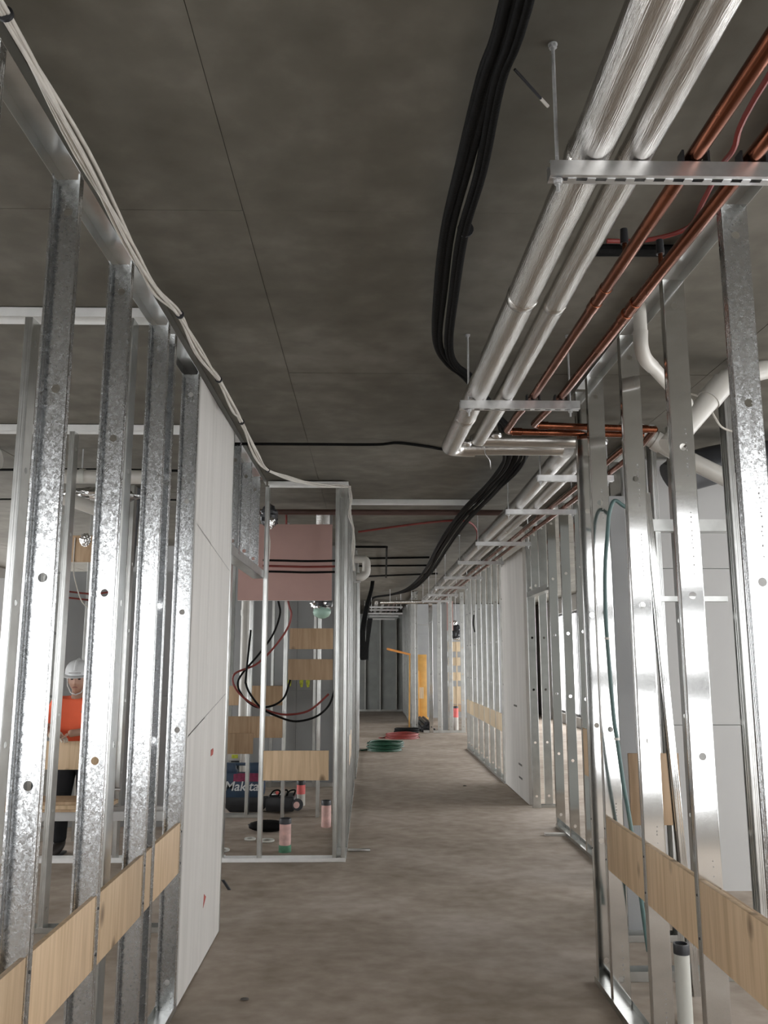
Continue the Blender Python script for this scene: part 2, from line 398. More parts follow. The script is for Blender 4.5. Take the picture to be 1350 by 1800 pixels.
def channel(name, p0, p1, W, H, up, parent, mat_key='galv_far', t=0.0015, side=None):
    p0, p1 = Vector(p0), Vector(p1); d = (p1 - p0).normalized(); n = Vector((0, 0, 1)).cross(d) * W
    z = Vector((0, 0, t)); b = B(); off = Vector((0, 0, t / 2 if up else -t / 2))
    b.obox(p0 + off, p1 + off, n, z)
    hv = Vector((0, 0, H)); ho = Vector((0, 0, H / 2 if up else -H / 2))
    nn = n.normalized()
    for s in (-1, 1):
        b.obox(p0 + ho + nn * (W / 2 - t / 2) * s, p1 + ho + nn * (W / 2 - t / 2) * s, nn * t, hv)
    return part(name, b, M[mat_key], parent)

def ply(parent, x0, x1, y0, y1, z0, z1, m='ply', name='plywood_noggin'):
    return part(name, B().box(x0, x1, y0, y1, z0, z1), M[m], parent, bevel=0.001)

def struct(name, b, m, **k):
    o = part(name, b, m, **k); o['kind'] = 'structure'; return o

# ================================================================== SETTING
FX0, FX1, FY0, FY1 = -6.6, 5.2, -1.7, 31.0
CZ = 3.30
struct('floor', B().box(FX0 - .3, FX1 + .3, FY0 - .3, FY1 + .3, -0.3, 0.0), M['floor'], loc=(0, 10, 0))
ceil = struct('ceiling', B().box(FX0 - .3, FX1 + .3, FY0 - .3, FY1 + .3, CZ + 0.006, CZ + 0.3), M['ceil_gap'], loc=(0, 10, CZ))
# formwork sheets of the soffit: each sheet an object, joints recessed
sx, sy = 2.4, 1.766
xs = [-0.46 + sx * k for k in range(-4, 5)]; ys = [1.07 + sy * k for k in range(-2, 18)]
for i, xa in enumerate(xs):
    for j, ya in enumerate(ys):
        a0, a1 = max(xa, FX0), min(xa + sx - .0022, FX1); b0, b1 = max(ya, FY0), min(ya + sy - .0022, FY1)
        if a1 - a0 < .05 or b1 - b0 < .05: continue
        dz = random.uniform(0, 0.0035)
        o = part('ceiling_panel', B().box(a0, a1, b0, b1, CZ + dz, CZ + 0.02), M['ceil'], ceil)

def wall_with_openings(name, axis, at, a0, a1, openings, z_sill, z_head, thick=0.25, outward=-1):
    b = B()
    def bx(u0, u1, z0, z1):
        t0, t1 = sorted((at, at + outward * thick))
        if axis == 'x': b.box(t0, t1, u0, u1, z0, z1)
        else: b.box(u0, u1, t0, t1, z0, z1)
    prev = a0
    for (u0, u1, *zz) in openings:
        if zz: z_sill, z_head = zz
        bx(prev, u0, 0, CZ + .02); bx(u0, u1, 0, z_sill); bx(u0, u1, z_head, CZ + .02); prev = u1
    bx(prev, a1, 0, CZ + .02)
    return struct(name, b, M['wall_outer'])

front_ops = [(-4.6, -1.75, .80, 2.62), (1.75, 4.9, .26, 3.15)]
wall_with_openings('wall_front', 'y', FY0, FX0, FX1, front_ops, 0.26, 3.10, outward=-1)
left_ops = [(3.0, 6.6), (7.4, 11.4), (12.4, 17.4), (18.4, 23)]
wall_with_openings('wall_left', 'x', FX0, FY0, FY1, left_ops, 0.25, 2.9, outward=-1)
right_ops = [(0.2, 3.0), (3.8, 6.2), (7.4, 12.0), (13, 18), (19, 24)]
wall_with_openings('wall_right', 'x', FX1, FY0, FY1, right_ops, 0.25, 2.9, outward=1)
struct('wall_back', B().box(FX0 - .3, FX1 + .3, FY1, FY1 + .25, 0, CZ + .02), M['wall_outer'])
wi = 0
for (u0, u1, zs_, zh_) in front_ops:
    wi += 1; b = B(); y0, y1 = FY0 - .16, FY0 - .10
    b.box(u0, u1, y0, y1, zs_, zs_ + .06); b.box(u0, u1, y0, y1, zh_ - .06, zh_)
    for q in (u0, u1 - .06): b.box(q, q + .06, y0, y1, zs_, zh_)
    b.box((u0 + u1) / 2 - .03, (u0 + u1) / 2 + .03, y0, y1, zs_, zh_)
    if u0 > 0:
        b.box(u0, u1, y0 - .02, y1 + .02, 1.25, 1.62); b.box(u0, u1, y0 - .02, y1 + .02, 2.10, 2.46)
    struct('window_%d' % wi, b, M['alu'])
for at, ops in ((FX0 - .1, left_ops), (FX1 + .1, right_ops)):
    for (u0, u1) in ops:
        wi += 1; b = B()
        for q in (u0, (u0 + u1) / 2 - .03, u1 - .06): b.box(at - .03, at + .03, q, q + .06, .25, 2.9)
        b.box(at - .03, at + .03, u0, u1, .25, .31); b.box(at - .03, at + .03, u0, u1, 2.84, 2.9)
        struct('window_%d' % wi, b, M['alu'])

# board walls that close the rooms behind the frames
def board_wall(name, axis, at, a0, a1, z0, z1, pw, ph, mk, thick=0.02, face=-1, gap=0.004):
    """a back wall made of separate boards over a dark core"""
    t = struct(name, (B().box(at, at + .06, a0, a1, 0, z1) if axis == 'x' else B().box(a0, a1, at, at + .06, 0, z1)), M['panel_dark'])
    u = a0
    while u < a1 - .01:
        z = z0
        while z < z1 - .01:
            u1, zz = min(u + pw, a1), min(z + ph, z1)
            dt = random.uniform(0, .002)
            if axis == 'x':
                q0, q1 = (at - thick - dt, at) if face < 0 else (at + .06, at + .06 + thick + dt)
                b = B().box(q0, q1, u, u1 - gap, z, zz - gap)
            else:
                b = B().box(u, u1 - gap, at - thick - dt, at, z, zz - gap)
            part('wall_board', b, M[mk], t)
            z += ph
        u += pw
    return t
board_wall('wall_bathroom', 'y', 12.0, -3.4, -0.30, 0.0, 3.28, 1.2, 1.262, 'panel_grey')
board_wall('wall_workroom', 'y', 9.1, -3.9, -1.72, 0.0, 2.62, 1.4, 1.31, 'panel_grey')
board_wall('wall_workroom_white', 'y', 8.02, -6.4, -3.22, 0.0, 2.45, 1.2, 2.45, 'panel_white')
board_wall('wall_rightroom', 'y', 6.6, 2.04, 5.18, 0.0, 3.28, 2.4, 1.2, 'panel_white', gap=.006)
board_wall('wall_end', 'y', 28.1, -0.95, 1.15, 0.0, 3.1, 0.62, 3.1, 'panel_dark', gap=.01)
board_wall('wall_storeroom', 'y', 25.0, 1.25, 4.6, 0.0, 3.28, 1.2, 2.4, 'panel_grey')

# ================================================================== STUD WALL FRAMES
# -- left of the corridor, nearest
lf = thing('stud_wall_frame', 'near left galvanised steel stud wall with plywood strips low between its studs', 'wall frame', (-0.986, 3.2, 0))
LY = [1.36, 1.96, 2.56, 3.165, 3.785, 4.49]
for y in LY: stud(lf, -0.94, y, 'toward')
stud(lf, -1.032, 3.895, 'away', detail=True)
channel('top_track', (-0.986, 1.3, 3.298), (-0.986, 5.72, 3.298), 0.098, 0.05, False, lf)
channel('bottom_track', (-0.986, 1.3, 0.0), (-0.986, 4.50, 0.0), 0.098, 0.032, True, lf)
segs = [(1.362, 1.922), (1.962, 2.522), (2.562, 3.127), (3.167, 3.747), (3.787, 3.892), (3.935, 4.452)]
for a, c in segs: ply(lf, -0.962, -0.9445, a, c, 0.645, 0.885)
b = B()
for y in LY[1:]:
    for z in (.69, .84): b.ellipsoid((-0.9395, y - .018, z), (.003, .005, .005), 8, 6)
part('screw', b, M['screw'], lf, kind='stuff')

# -- white boards at the end of that wall
wbT = thing('wall_board_pair', 'tall off-white wall boards with red marks closing the near left wall', 'wall panel', (-0.98, 5.08, 0))
part('board', B().box(-1.03, -0.937, 4.505, 4.98, 0.012, 3.245), M['panel'], wbT, bevel=.002)
part('board', B().box(-1.03, -0.938, 4.985, 5.685, 0.006, 3.245), M['panel'], wbT, bevel=.002)
b = B(); b.prism([(5.20, 1.125), (5.27, 1.128), (5.285, 1.15), (5.27, 1.165), (5.20, 1.162)], .002, 'x', -0.9385)
part('red_mark', b, M['redmark'], wbT); b = B(); b.prism([(5.12, .30), (5.20, .34), (5.14, .37)], .002, 'x', -0.9385); part('red_mark', b, M['redmark'], wbT)
b = B(); b.obox((-0.9375, 4.52, 1.30), (-0.9375, 5.66, 1.47), (0, .0, .006), (.001, 0, 0)); part('pencil_line', b, M['greymark'], wbT)
b = B(); b.obox((-0.9375, 4.55, 2.42), (-0.9375, 5.66, 2.28), (0, .0, .005), (.001, 0, 0)); part('crack_line', b, M['greymark'], wbT)
stud(wbT, -1.032, 5.695, 'away', mk='galv_far')

# -- door header between the white boards and the partition
hd = thing('door_header_frame', 'steel door header of short studs hanging beyond the white boards', 'door header', (-0.986, 6.6, 2.40))
for y in (6.05, 6.62, 7.15): stud(hd, -0.94, y, 'toward', L=0.84, z0=2.41)
channel('header_track', (-0.986, 5.72, 2.40), (-0.986, 7.52, 2.40), 0.096, 0.07, True, hd)
channel('top_track', (-0.986, 5.73, 3.298), (-0.986, 7.52, 3.298), 0.098, 0.05, False, hd)
part('clip', B().box(-0.95, -0.937, 6.02, 6.10, 2.44, 2.50), M['galv'], hd)

# -- partition that faces the camera at 7.5 m and its corner
pf = thing('partition_frame', 'steel partition frame facing the camera with a knotted plywood board across it', 'wall frame', (-0.7, 7.53, 0))
for x in (-1.232, -0.908, -0.268, -0.195): stud(pf, x, 7.535, 'left', L=3.24, mk='galv_far')
channel('bottom_track', (-1.28, 7.58, 0), (-0.19, 7.58, 0), 0.1, 0.034, True, pf, 'lit_steel')
channel('top_track', (-0.92, 7.58, 3.29), (-0.19, 7.58, 3.29), 0.1, 0.04, False, pf, 'lit_steel')
ply(pf, -0.905, -0.342, 7.534, 7.55, 0.665, 0.912)

# -- left corridor wall beyond the partition
lc = thing('corridor_frame', 'steel stud wall running along the corridor behind the left corner post', 'wall frame', (-0.235, 10, 0))
for y in (8.1, 8.7, 9.3, 9.9, 10.5, 11.1, 11.7, 11.98): stud(lc, -0.19, y, 'toward', L=3.24, mk='galv_far')
channel('bottom_track', (-0.236, 7.66, 0), (-0.236, 12.02, 0), 0.098, 0.034, True, lc)
channel('top_track', (-0.236, 7.66, 3.29), (-0.236, 12.02, 3.29), 0.098, 0.04, False, lc)
for a, c in ((8.9, 9.26), (9.32, 9.86)): ply(lc, -0.212, -0.194, a, c, 0.62, 0.9)
lc2 = thing('corridor_frame', 'far steel stud wall past the green hose coil on the corridor left', 'wall frame', (-0.235, 14, 0))
for y in (12.6, 13.2, 13.8, 14.4, 15.0, 15.6, 16.2, 16.6): stud(lc2, -0.175, y, 'toward', L=3.24, mk='galv_far', detail=False)
channel('bottom_track', (-0.222, 12.5, 0), (-0.222, 16.62, 0), 0.098, 0.034, True, lc2)
channel('top_track', (-0.222, 12.5, 3.29), (-0.222, 16.62, 3.29), 0.098, 0.04, False, lc2)

# -- workroom cross frames on the left
ca = thing('cross_frame', 'first steel cross frame meeting the near left wall, bright top track', 'wall frame', (-2.2, 3.72, 0))
for x in (-1.09, -1.552, -2.15, -2.75, -3.35): stud(ca, x, 3.70, 'left', mk='galv_far')
channel('top_track', (-3.9, 3.745, 3.298), (-1.04, 3.745, 3.298), 0.096, 0.045, False, ca, 'lit_steel')
channel('bottom_track', (-3.9, 3.745, 0), (-1.04, 3.745, 0), 0.096, 0.032, True, ca)
cb = thing('cross_frame', 'second steel cross frame further into the left room', 'wall frame', (-2.4, 5.7, 0))
for x in (-2.04, -1.40, -2.64, -3.24): stud(cb, x, 5.69, 'left', mk='galv_far')
channel('top_track', (-4.2, 5.735, 3.298), (-1.04, 5.735, 3.298), 0.096, 0.045, False, cb, 'lit_steel')
channel('bottom_track', (-4.2, 5.735, 0), (-1.04, 5.735, 0), 0.096, 0.032, True, cb)
cc = thing('cross_frame', 'rear cross frame with a low plywood strip in front of the worker', 'wall frame', (-2.4, 7.55, 0))
for x in (-2.88, -2.13, -1.5): stud(cc, x, 7.54, 'left', mk='galv_far')
channel('bottom_track', (-3.4, 7.586, 0), (-1.22, 7.586, 0), 0.098, 0.04, True, cc, 'lit_steel')
ply(cc, -2.875, -2.17, 7.538, 7.556, 0.758, 0.995)
ce = thing('cross_frame', 'pale steel studs and brown plywood high behind the worker', 'wall frame', (-2.9, 8.4, 0))
for x in (-2.80, -3.12): stud(ce, x, 8.40, 'away', mk='galv_far')
channel('top_track', (-3.4, 8.40, 3.298), (-2.2, 8.40, 3.298), 0.096, 0.045, False, ce)
ply(ce, -2.96, -2.70, 8.36, 8.376, 2.64, 2.905, 'ply_brown')

# -- bathroom inner frames behind the partition
bf = thing('inner_frame', 'inner steel stud frame with plywood backing boards behind the partition', 'wall frame', (-1.0, 9.6, 0))
for x in (-1.305, -0.915, -0.535): stud(bf, x, 9.56, 'left', L=3.24, mk='galv_far')
channel('bottom_track', (-1.75, 9.61, 0), (-1.16, 9.61, 0), 0.098, 0.034, True, bf)
ply(bf, -0.885, -0.40, 9.535, 9.553, 1.80, 2.03, 'ply_brown'); ply(bf, -0.895, -0.40, 9.535, 9.553, 1.462, 1.69, 'ply_brown')
ply(bf, -1.58, -0.945, 9.535, 9.553, 0.84, 1.07, 'ply_brown'); ply(bf, -1.54, -1.26, 9.515, 9.533, 0.672, 0.89, 'ply_brown')
bg = thing('inner_frame', 'thin steel studs standing against the grey boards of the small room', 'wall frame', (-0.7, 11.6, 0))
for x in (-1.30, -0.43, -0.72, -1.86): stud(bg, x, 11.75, 'left', L=3.24, mk='galv_far', detail=False)
channel('bottom_track', (-1.9, 11.8, 0), (-0.3, 11.8, 0), 0.098, 0.05, True, bg)
ply(bg, -1.9, -1.15, 11.73, 11.745, 1.07, 1.33, 'ply_brown')

# -- right of the corridor, nearest
rf = thing('stud_wall_frame', 'near right bright steel stud wall with a sloping line of plywood strips', 'wall frame', (1.26, 3.5, 0))
RY = [2.07, 2.67, 3.26, 3.87, 4.49, 4.755]
for y in RY: stud(rf, 1.213, y, 'away', mk=('galv' if y < 2.8 else 'galv_fine'))
channel('top_track', (1.259, 1.9, 3.298), (1.259, 4.85, 3.298), 0.098, 0.05, False, rf)
channel('bottom_track', (1.259, 1.9, 0), (1.259, 4.83, 0), 0.098, 0.032, True, rf)
for a, c in zip(RY[:-2], RY[1:-1]): ply(rf, 1.216, 1.242, a + .038, c - .002, 0.645, 0.897)
ply(rf, 1.278, 1.303, 2.71, 3.25, 0.62, 0.865, 'ply_brown'); ply(rf, 1.278, 1.303, 2.11, 2.66, 0.62, 0.865, 'ply_brown')
b = B()
for y in RY[1:]:
    for z in (.69, .84): b.ellipsoid((1.2125, y + .018, z), (.003, .005, .005), 8, 6)
part('screw', b, M['screw'], rf, kind='stuff')
b = B(); rr = random.Random(3)
for y in (3.26, 3.87, 4.49, 2.67):
    for z0, n in ((2.62, 9), (2.28, 11), (.98, 8), (.30, 7)):
        z = z0
        for k in range(n):
            z -= rr.choice((.014, .02, .034)); q = 1.213 + .056 + rr.uniform(-.002, .002)
            b.box(q, q + .0045, y - .0006, y + .0005, z, z + rr.choice((.004, .007)))
part('printed_mark', b, M['greymark'], rf, kind='stuff')

# -- right corridor wall, middle stretch, beyond the doorway
rm = thing('corridor_frame', 'shiny steel studs right of the corridor before the tall white board', 'wall frame', (1.96, 7.6, 0))
for y in (5.95, 6.55, 7.15, 7.75, 8.35, 8.95): stud(rm, 1.92, y, 'away', mk='galv_fine')
channel('top_track', (1.966, 5.9, 3.298), (1.966, 9.0, 3.298), 0.098, 0.05, False, rm)
channel('bottom_track', (1.966, 5.9, 0), (1.966, 9.0, 0), 0.098, 0.032, True, rm)
ply(rm, 1.925, 1.945, 7.195, 7.745, 0.68, 1.08)
rh = thing('door_header_frame', 'steel doorway frame with header between shiny studs and the white board', 'door header', (1.93, 9.6, 0))
stud(rh, 1.90, 10.10, 'away', mk='galv_far'); stud(rh, 1.90, 9.02, 'toward', mk='galv_far') if False else None
for y in (9.35, 9.8): stud(rh, 1.90, y, 'away', L=.76, z0=2.48, mk='galv_far')
channel('header_track', (1.946, 9.0, 2.42), (1.946, 10.1, 2.42), 0.096, 0.06, True, rh, 'galv_far')
channel('top_track', (1.946, 9.0, 3.298), (1.946, 10.25, 3.298), 0.096, 0.05, False, rh, 'galv_far')
channel('bottom_track', (1.98, 10.16, 0), (2.2, 10.16, 0), 0.09, 0.03, True, rh, 'galv_far')
stud(rh, 2.05, 10.14, 'away', mk='galv_far')
wp = thing('wall_board', 'tall grey-white wall board between steel studs on the corridor right', 'wall panel', (1.92, 11.1, 0))
part('board', B().box(1.887, 1.965, 10.27, 11.98, 0.008, 3.05), M['panel'], wp, bevel=.002)
b = B()
for y, z in ((11.05, 1.10), (10.8, .40), (10.8, .24)): b.box(1.8855, 1.887, y - .12, y + .12, z - .012, z + .012)
part('pen_mark', b, M['darkmark'], wp)
rk = thing('corridor_frame', 'far right steel stud wall with a pale plywood band at hip height', 'wall frame', (1.92, 14.2, 0))
RK = [12.08, 12.7, 13.3, 13.95, 14.6, 15.3, 15.95, 16.42]
for y in RK: stud(rk, 1.875, y, 'away', mk='galv_far', detail=False, W=0.064)
channel('bottom_track', (1.92, 12.0, 0), (1.92, 16.5, 0), 0.098, 0.034, True, rk, 'galv_far')
channel('top_track', (1.92, 12.0, 3.29), (1.92, 16.5, 3.29), 0.098, 0.04, False, rk, 'galv_far')
for a, c in zip(RK[:-1], RK[1:]): ply(rk, 1.877, 1.893, a + .037, c - .002, 0.685, 0.928, 'ply_pale')

# -- far cross wall on the right, 20 m away
fr = thing('cross_frame', 'far steel cross frame with bare studs in front of the yellow lift', 'wall frame', (1.6, 20.05, 0))
for x in (1.005, 1.415, 1.615, 1.88, 2.16): stud(fr, x, 20.05, 'away', mk=('galv_fine' if 1.4 < x < 1.5 else 'galv_far'), detail=False)
stud(fr, 1.72, 20.09, 'left', mk='galv_far', detail=False)
channel('bottom_track', (1.28, 20.1, 0), (2.25, 20.1, 0), 0.098, 0.05, True, fr, 'galv_far')
channel('rail', (1.2, 20.1, 2.47), (1.52, 20.1, 2.47), 0.03, 0.02, True, fr, 'galv_far')
part('backing_board', B().box(1.74, 1.86, 20.2, 20.22, .05, 3.0), M['panel_grey'], fr)
part('pink_board', B().box(1.86, 2.02, 20.24, 20.26, 2.35, 3.05), M['pink'], fr)
# -- end of the corridor
ew = thing('cross_frame', 'dim steel studs against the dark boards closing the corridor end', 'wall frame', (0.1, 28.0, 0))
for x in (-0.09, 0.40, 0.93): stud(ew, x, 27.97, 'left', L=3.0, mk='galv_far', detail=False)
channel('bottom_track', (-0.9, 28.02, 0), (1.1, 28.02, 0), 0.09, 0.06, True, ew, 'galv_far')
re_ = thing('corridor_frame', 'last steel stud wall on the corridor right near the dark end', 'wall frame', (1.15, 24, 0))
for y in (20.7, 21.8, 22.8, 23.8, 24.8, 25.8, 26.8, 27.6): stud(re_, 1.10, y, 'away', mk='galv_far', detail=False)
channel('bottom_track', (1.146, 20.3, 0), (1.146, 27.8, 0), 0.098, 0.034, True, re_, 'galv_far')
channel('top_track', (1.146, 20.3, 3.29), (1.146, 27.8, 3.29), 0.098, 0.04, False, re_, 'galv_far')
for a in (22.9, 23.9, 24.9, 25.9): part('cladding_sheet', B().box(1.205, 1.215, a, a + .9, .1, 3.1), M['panel_grey'], re_)

# -- right room frames
rc = thing('cross_frame', 'steel cross frame with window opening inside the right room', 'wall frame', (2.0, 5.45, 0))
for x in (2.165, 2.75, 3.35, 4.0): stud(rc, x, 4.83, 'left', mk='galv_far')
channel('bottom_track', (1.33, 4.87, 0), (4.1, 4.87, 0), 0.096, 0.05, True, rc)
stud(rc, 1.92, 5.45, 'left', mk='galv_far'); stud(rc, 2.02, 5.45, 'right', mk='galv_far')
channel('bottom_track', (1.5, 5.50, 0), (2.6, 5.50, 0), 0.096, 0.04, True, rc)
channel('opening_head', (1.82, 5.47, 2.52), (2.38, 5.47, 2.52), 0.09, 0.08, True, rc)
channel('opening_sill', (1.87, 5.44, 2.06), (2.32, 5.44, 2.06), 0.05, 0.035, True, rc)
ply(rc, 1.44, 1.72, 4.80, 4.818, .80, 1.18, 'ply_brown')
# a loose stud leaning in the right room
ls = thing('loose_stud', 'loose bright steel stud leaning slightly inside the right room', 'stud', (1.70, 4.62, 0))
inst('stud', stud_mesh(2.62, 'galv_fine', (), 0.064, 0.036, True), ls, (1.70, 4.62, 0.0), math.pi / 2, 0, R(-2.2) if False else 0)
ls.rotation_euler = (0, R(-2.6), 0)
single('plank', B().box(1.62, 1.72, 5.56, 5.60, 0.0, 2.78), M['panel_grey'], 'grey board standing upright between the first right studs', 'board')

def bumpy(c, r, seed, n=26, k=16, amp=.18):
    q = random.Random(seed); b = B(); b.ellipsoid(c, r, n, k)
    b.v = [tuple(c[i] + (p[i] - c[i]) * (1 + q.uniform(-amp, amp)) for i in range(3)) for p in b.v]; return b
# ================================================================== OVERHEAD SERVICES
def strut_mesh(L):
    """slotted strut channel, open upward, length along x from 0 to L, 41 mm square"""
    bm = bmesh.new(); W = .041; c0, c1 = W / 2 - .007, W / 2 + .007
    V = lambda *p: bm.verts.new(p)
    def q(a, b_, c, d): bm.faces.new([V(*a), V(*b_), V(*c), V(*d)])
    q((0, 0, W), (L, 0, W), (L, 0, 0), (0, 0, 0)); q((0, W, 0), (L, W, 0), (L, W, W), (0, W, W))
    q((0, 0, W), (L, 0, W), (L, .01, W), (0, .01, W)); q((0, W, W), (L, W, W), (L, W - .01, W), (0, W - .01, W))
    q((0, 0, 0), (L, 0, 0), (L, c0, 0), (0, c0, 0)); q((0, c1, 0), (L, c1, 0), (L, W, 0), (0, W, 0))
    x = 0.0; p = .05; s = .028
    k = .02
    q((0, c0, 0), (k, c0, 0), (k, c1, 0), (0, c1, 0))
    while k + s < L:
        e = min(k + p, L)
        if e - (k + s) > 1e-4: q((k + s, c0, 0), (e, c0, 0), (e, c1, 0), (k + s, c1, 0))
        k += p
    bmesh.ops.remove_doubles(bm, verts=bm.verts, dist=.0001)
    bmesh.ops.recalc_face_normals(bm, faces=bm.faces)
    bmesh.ops.solidify(bm, geom=bm.faces[:], thickness=.002)
    me = bpy.data.meshes.new('strut_bar'); bm.to_mesh(me); bm.free(); me.materials.append(M['strut'])
    return me
SM = {}
nutm = B(); nutm.lathe([(.011, 0), (.011, .009)], seg=6); nutm.lathe([(.013, .009), (.013, .011)], seg=12)
NUT = mesh_of(nutm, 'nut', M['rod'])
def trapeze(x0, x1, y, z, label, cat='pipe hanger', rods=None, pipes=(), top=CZ):
    t = thing('strut_hanger', label, cat, (x0, y, z), 'strut hangers under the pipes')
    L = round(x1 - x0, 3)
    if L not in SM: SM[L] = strut_mesh(L)
    inst('strut_bar', SM[L], t, (x0, y, z))
    for rx in (rods or (x0 + .045, x1 - .045)):
        part('threaded_rod', B().tube([(rx, y + .02, z - .035), (rx, y + .02, top)], .005, 8), M['rod'], t)
        inst('nut', NUT, t, (rx, y + .02, z - .014)); inst('nut', NUT, t, (rx, y + .02, top - .011))
    for (px, pr) in pipes:                           # pipe clamps standing on the bar
        b = B(); b.box(px - pr - .016, px + pr + .016, y + .005, y + .037, z + .041, z + .046)
        for s in (-1, 1): b.box(px + s * (pr + .012) - .003, px + s * (pr + .012) + .003, y + .005, y + .037, z + .041, z + .041 + pr * 1.7)
        part('pipe_clamp', b, M['blackpl'], t)
    return t
SZ = 2.912
trapeze(0.459, 1.165, 1.955, SZ, 'nearest slotted steel strut hanger carrying foil and copper pipes', pipes=((.837, .021), (.988, .021)), rods=(.482, 1.12))
trapeze(0.447, 1.040, 3.985, SZ, 'second steel strut hanger with a threaded rod at each end', pipes=((.811, .019), (.950, .019)))
far_y = [5.69, 7.05, 9.08, 10.95, 13.06, 14.9, 16.7, 18.5]
for k, y in enumerate(far_y):
    trapeze(1.165, 1.77 if k else 1.70, y, SZ, ['strut hanger just beyond the pipe bend, first of the far run', 'second strut hanger of the far pipe run', 'third strut hanger of the far pipe run', 'fourth strut hanger of the far pipe run', 'fifth strut hanger of the far pipe run', 'sixth strut hanger of the far pipe run', 'seventh strut hanger of the far pipe run', 'last strut hanger of the far pipe run'][k], rods=(1.19, 1.74 if k else 1.66))

def foil_pipe(name, pts, r, mk, label, bands, group=None, sub=None):
    t = thing(name, label, 'pipe', pts[0], group)
    b = B(); P_ = []
    for a, c in zip(pts[:-1], pts[1:]):
        n = max(2, int((Vector(c) - Vector(a)).length / .05))
        P_ += [Vector(a).lerp(Vector(c), i / n) for i in range(n)]
    P_.append(Vector(pts[-1]))
    rn = random.Random(len(label)); b.tube(P_, [r * (1 + rn.uniform(-.012, .012)) for _ in P_], 28)
    part('foil_sleeve', b, M[mk], t, sharp=60)
    for q in bands:
        q = Vector(q); i = min(range(len(P_) - 1), key=lambda i: (P_[i] - q).length); d = (P_[i + 1] - P_[i]).normalized()
        part('foil_tape_band', B().tube([q - d * .022, q - d * .02, q + d * .02, q + d * .022], [r * 1.0, r * 1.025, r * 1.025, r * 1.0], 28), M['foil_x'], t, sharp=60)
    return t
zt = SZ + .041
f1 = foil_pipe('insulated_pipe', [(.578, .55, zt + .062), (.577, 1.97, zt + .060), (.562, 2.9, zt + .057), (.538, 4.0, zt + .056), (.515, 5.08, zt + .062)], .058, 'foil',
               'thick foil-wrapped pipe, leftmost of the near overhead pipes', [(.574, 2.02, zt + .06), (.562, 2.9, zt + .057), (.530, 4.45, zt + .058)])
f2 = foil_pipe('insulated_pipe', [(.70, .55, zt + .046), (.694, 1.97, zt + .045), (.687, 2.9, zt + .044), (.680, 4.0, zt + .044), (.668, 4.97, zt + .06)], .043, 'foil',
               'thinner foil-wrapped pipe between the thick one and the copper', [(.693, 2.02, zt + .045), (.687, 2.93, zt + .044)])
# elbows and the cross-over to the right
el = bez([(.515, 5.06, zt + .062), (.52, 5.20, zt + .075), (.58, 5.27, zt + .085), (.68, 5.28, zt + .085)], 6)
part('foil_elbow', B().tube(el, .057, 24), M['foil_x'], f1, sharp=60)
part('foil_cross_sleeve', B().tube([(.60, 5.28, zt + .085), (1.25, 5.28, zt + .085)], .046, 24), M['foil_x'], f1, sharp=60)
part('foil_cross_sleeve', B().tube([(.66, 5.02, zt + .075), (1.40, 5.04, zt + .07)], .043, 24), M['foil_x'], f2, sharp=60)
b = B(); b.tube(bez([(.70, 4.97, zt + .02), (.705, 4.96, zt - .03), (.73, 4.96, zt - .07), (.735, 4.96, zt - .125)], 5), .0035, 6)
part('torn_foil_strip', b, M['foil_crumple'], f2)
for c, r in (((.775, 4.97, zt + .09), .035), ((.60, 5.0, zt + .045), .03), ((.66, 5.0, zt + .07), .048), ((1.43, 5.04, zt + .07), .05)):
    part('crumpled_foil_joint', bumpy(c, (r, r * .8, r * .75), 40, 14, 9, .1), M['foil_crumple'], f2)
# onward run past the bend
foil_pipe('insulated_pipe', [(1.27, 5.28, zt + .075), (1.285, 7.0, zt + .058), (1.275, 10, zt + .058), (1.265, 14, zt + .058), (1.26, 19.4, zt + .058)], .056, 'foil',
          'long foil-wrapped pipe on the left side of the far hangers', [(1.285, 9.4, zt + .058), (1.27, 11.4, zt + .058)])
foil_pipe('insulated_pipe', [(1.42, 5.04, zt + .065), (1.43, 7.0, zt + .044), (1.42, 10, zt + .044), (1.41, 14, zt + .044), (1.40, 19.4, zt + .044)], .042, 'foil',
          'second foil-wrapped pipe along the far hangers', [(1.42, 8.5, zt + .044)])
def copper(pts, label, collars, r=.0195, rc=.0235, group=None):
    t = thing('copper_pipe', label, 'pipe', pts[0], group)
    part('tube', B().tube(pts, [r * (1.3 if p[1] < 1.9 else 1.12 if p[1] < 2.1 else 1) for p in pts], 16), M['copper'], t, sharp=50)
    for q, d in collars:
        q = Vector(q); d = Vector(d).normalized()
        part('coupling', B().tube([q - d * .03, q - d * .028, q + d * .028, q + d * .03], [r, rc, rc, r], 16), M['copper'], t, sharp=50)
    return t
cz = zt + .024
def elbow(a, corner, c, rad=.045, n=6):
    a, k, c = Vector(a), Vector(corner), Vector(c); u = (a - k).normalized() * rad; v = (c - k).normalized() * rad
    return [a] + [(1 - t) ** 2 * (k + u) + 2 * t * (1 - t) * k + t * t * (k + v) for t in [i / n for i in range(n + 1)]] + [c]
c1p = [(.852, .6, cz), (.836, 1.97, cz), (.811, 4.0, cz)]
c1 = copper(c1p + elbow((.80, 4.4, cz + .02), (.797, 4.74, cz + .025), (1.62, 4.80, cz + .025))[0:], 'copper pipe beside the foil pipes, turning right at the bend', [((.826, 2.78, cz), (-.02, 1, 0)), ((.824, 2.9, cz), (-.02, 1, 0)), ((.86, 4.745, cz + .025), (1, .07, 0))])
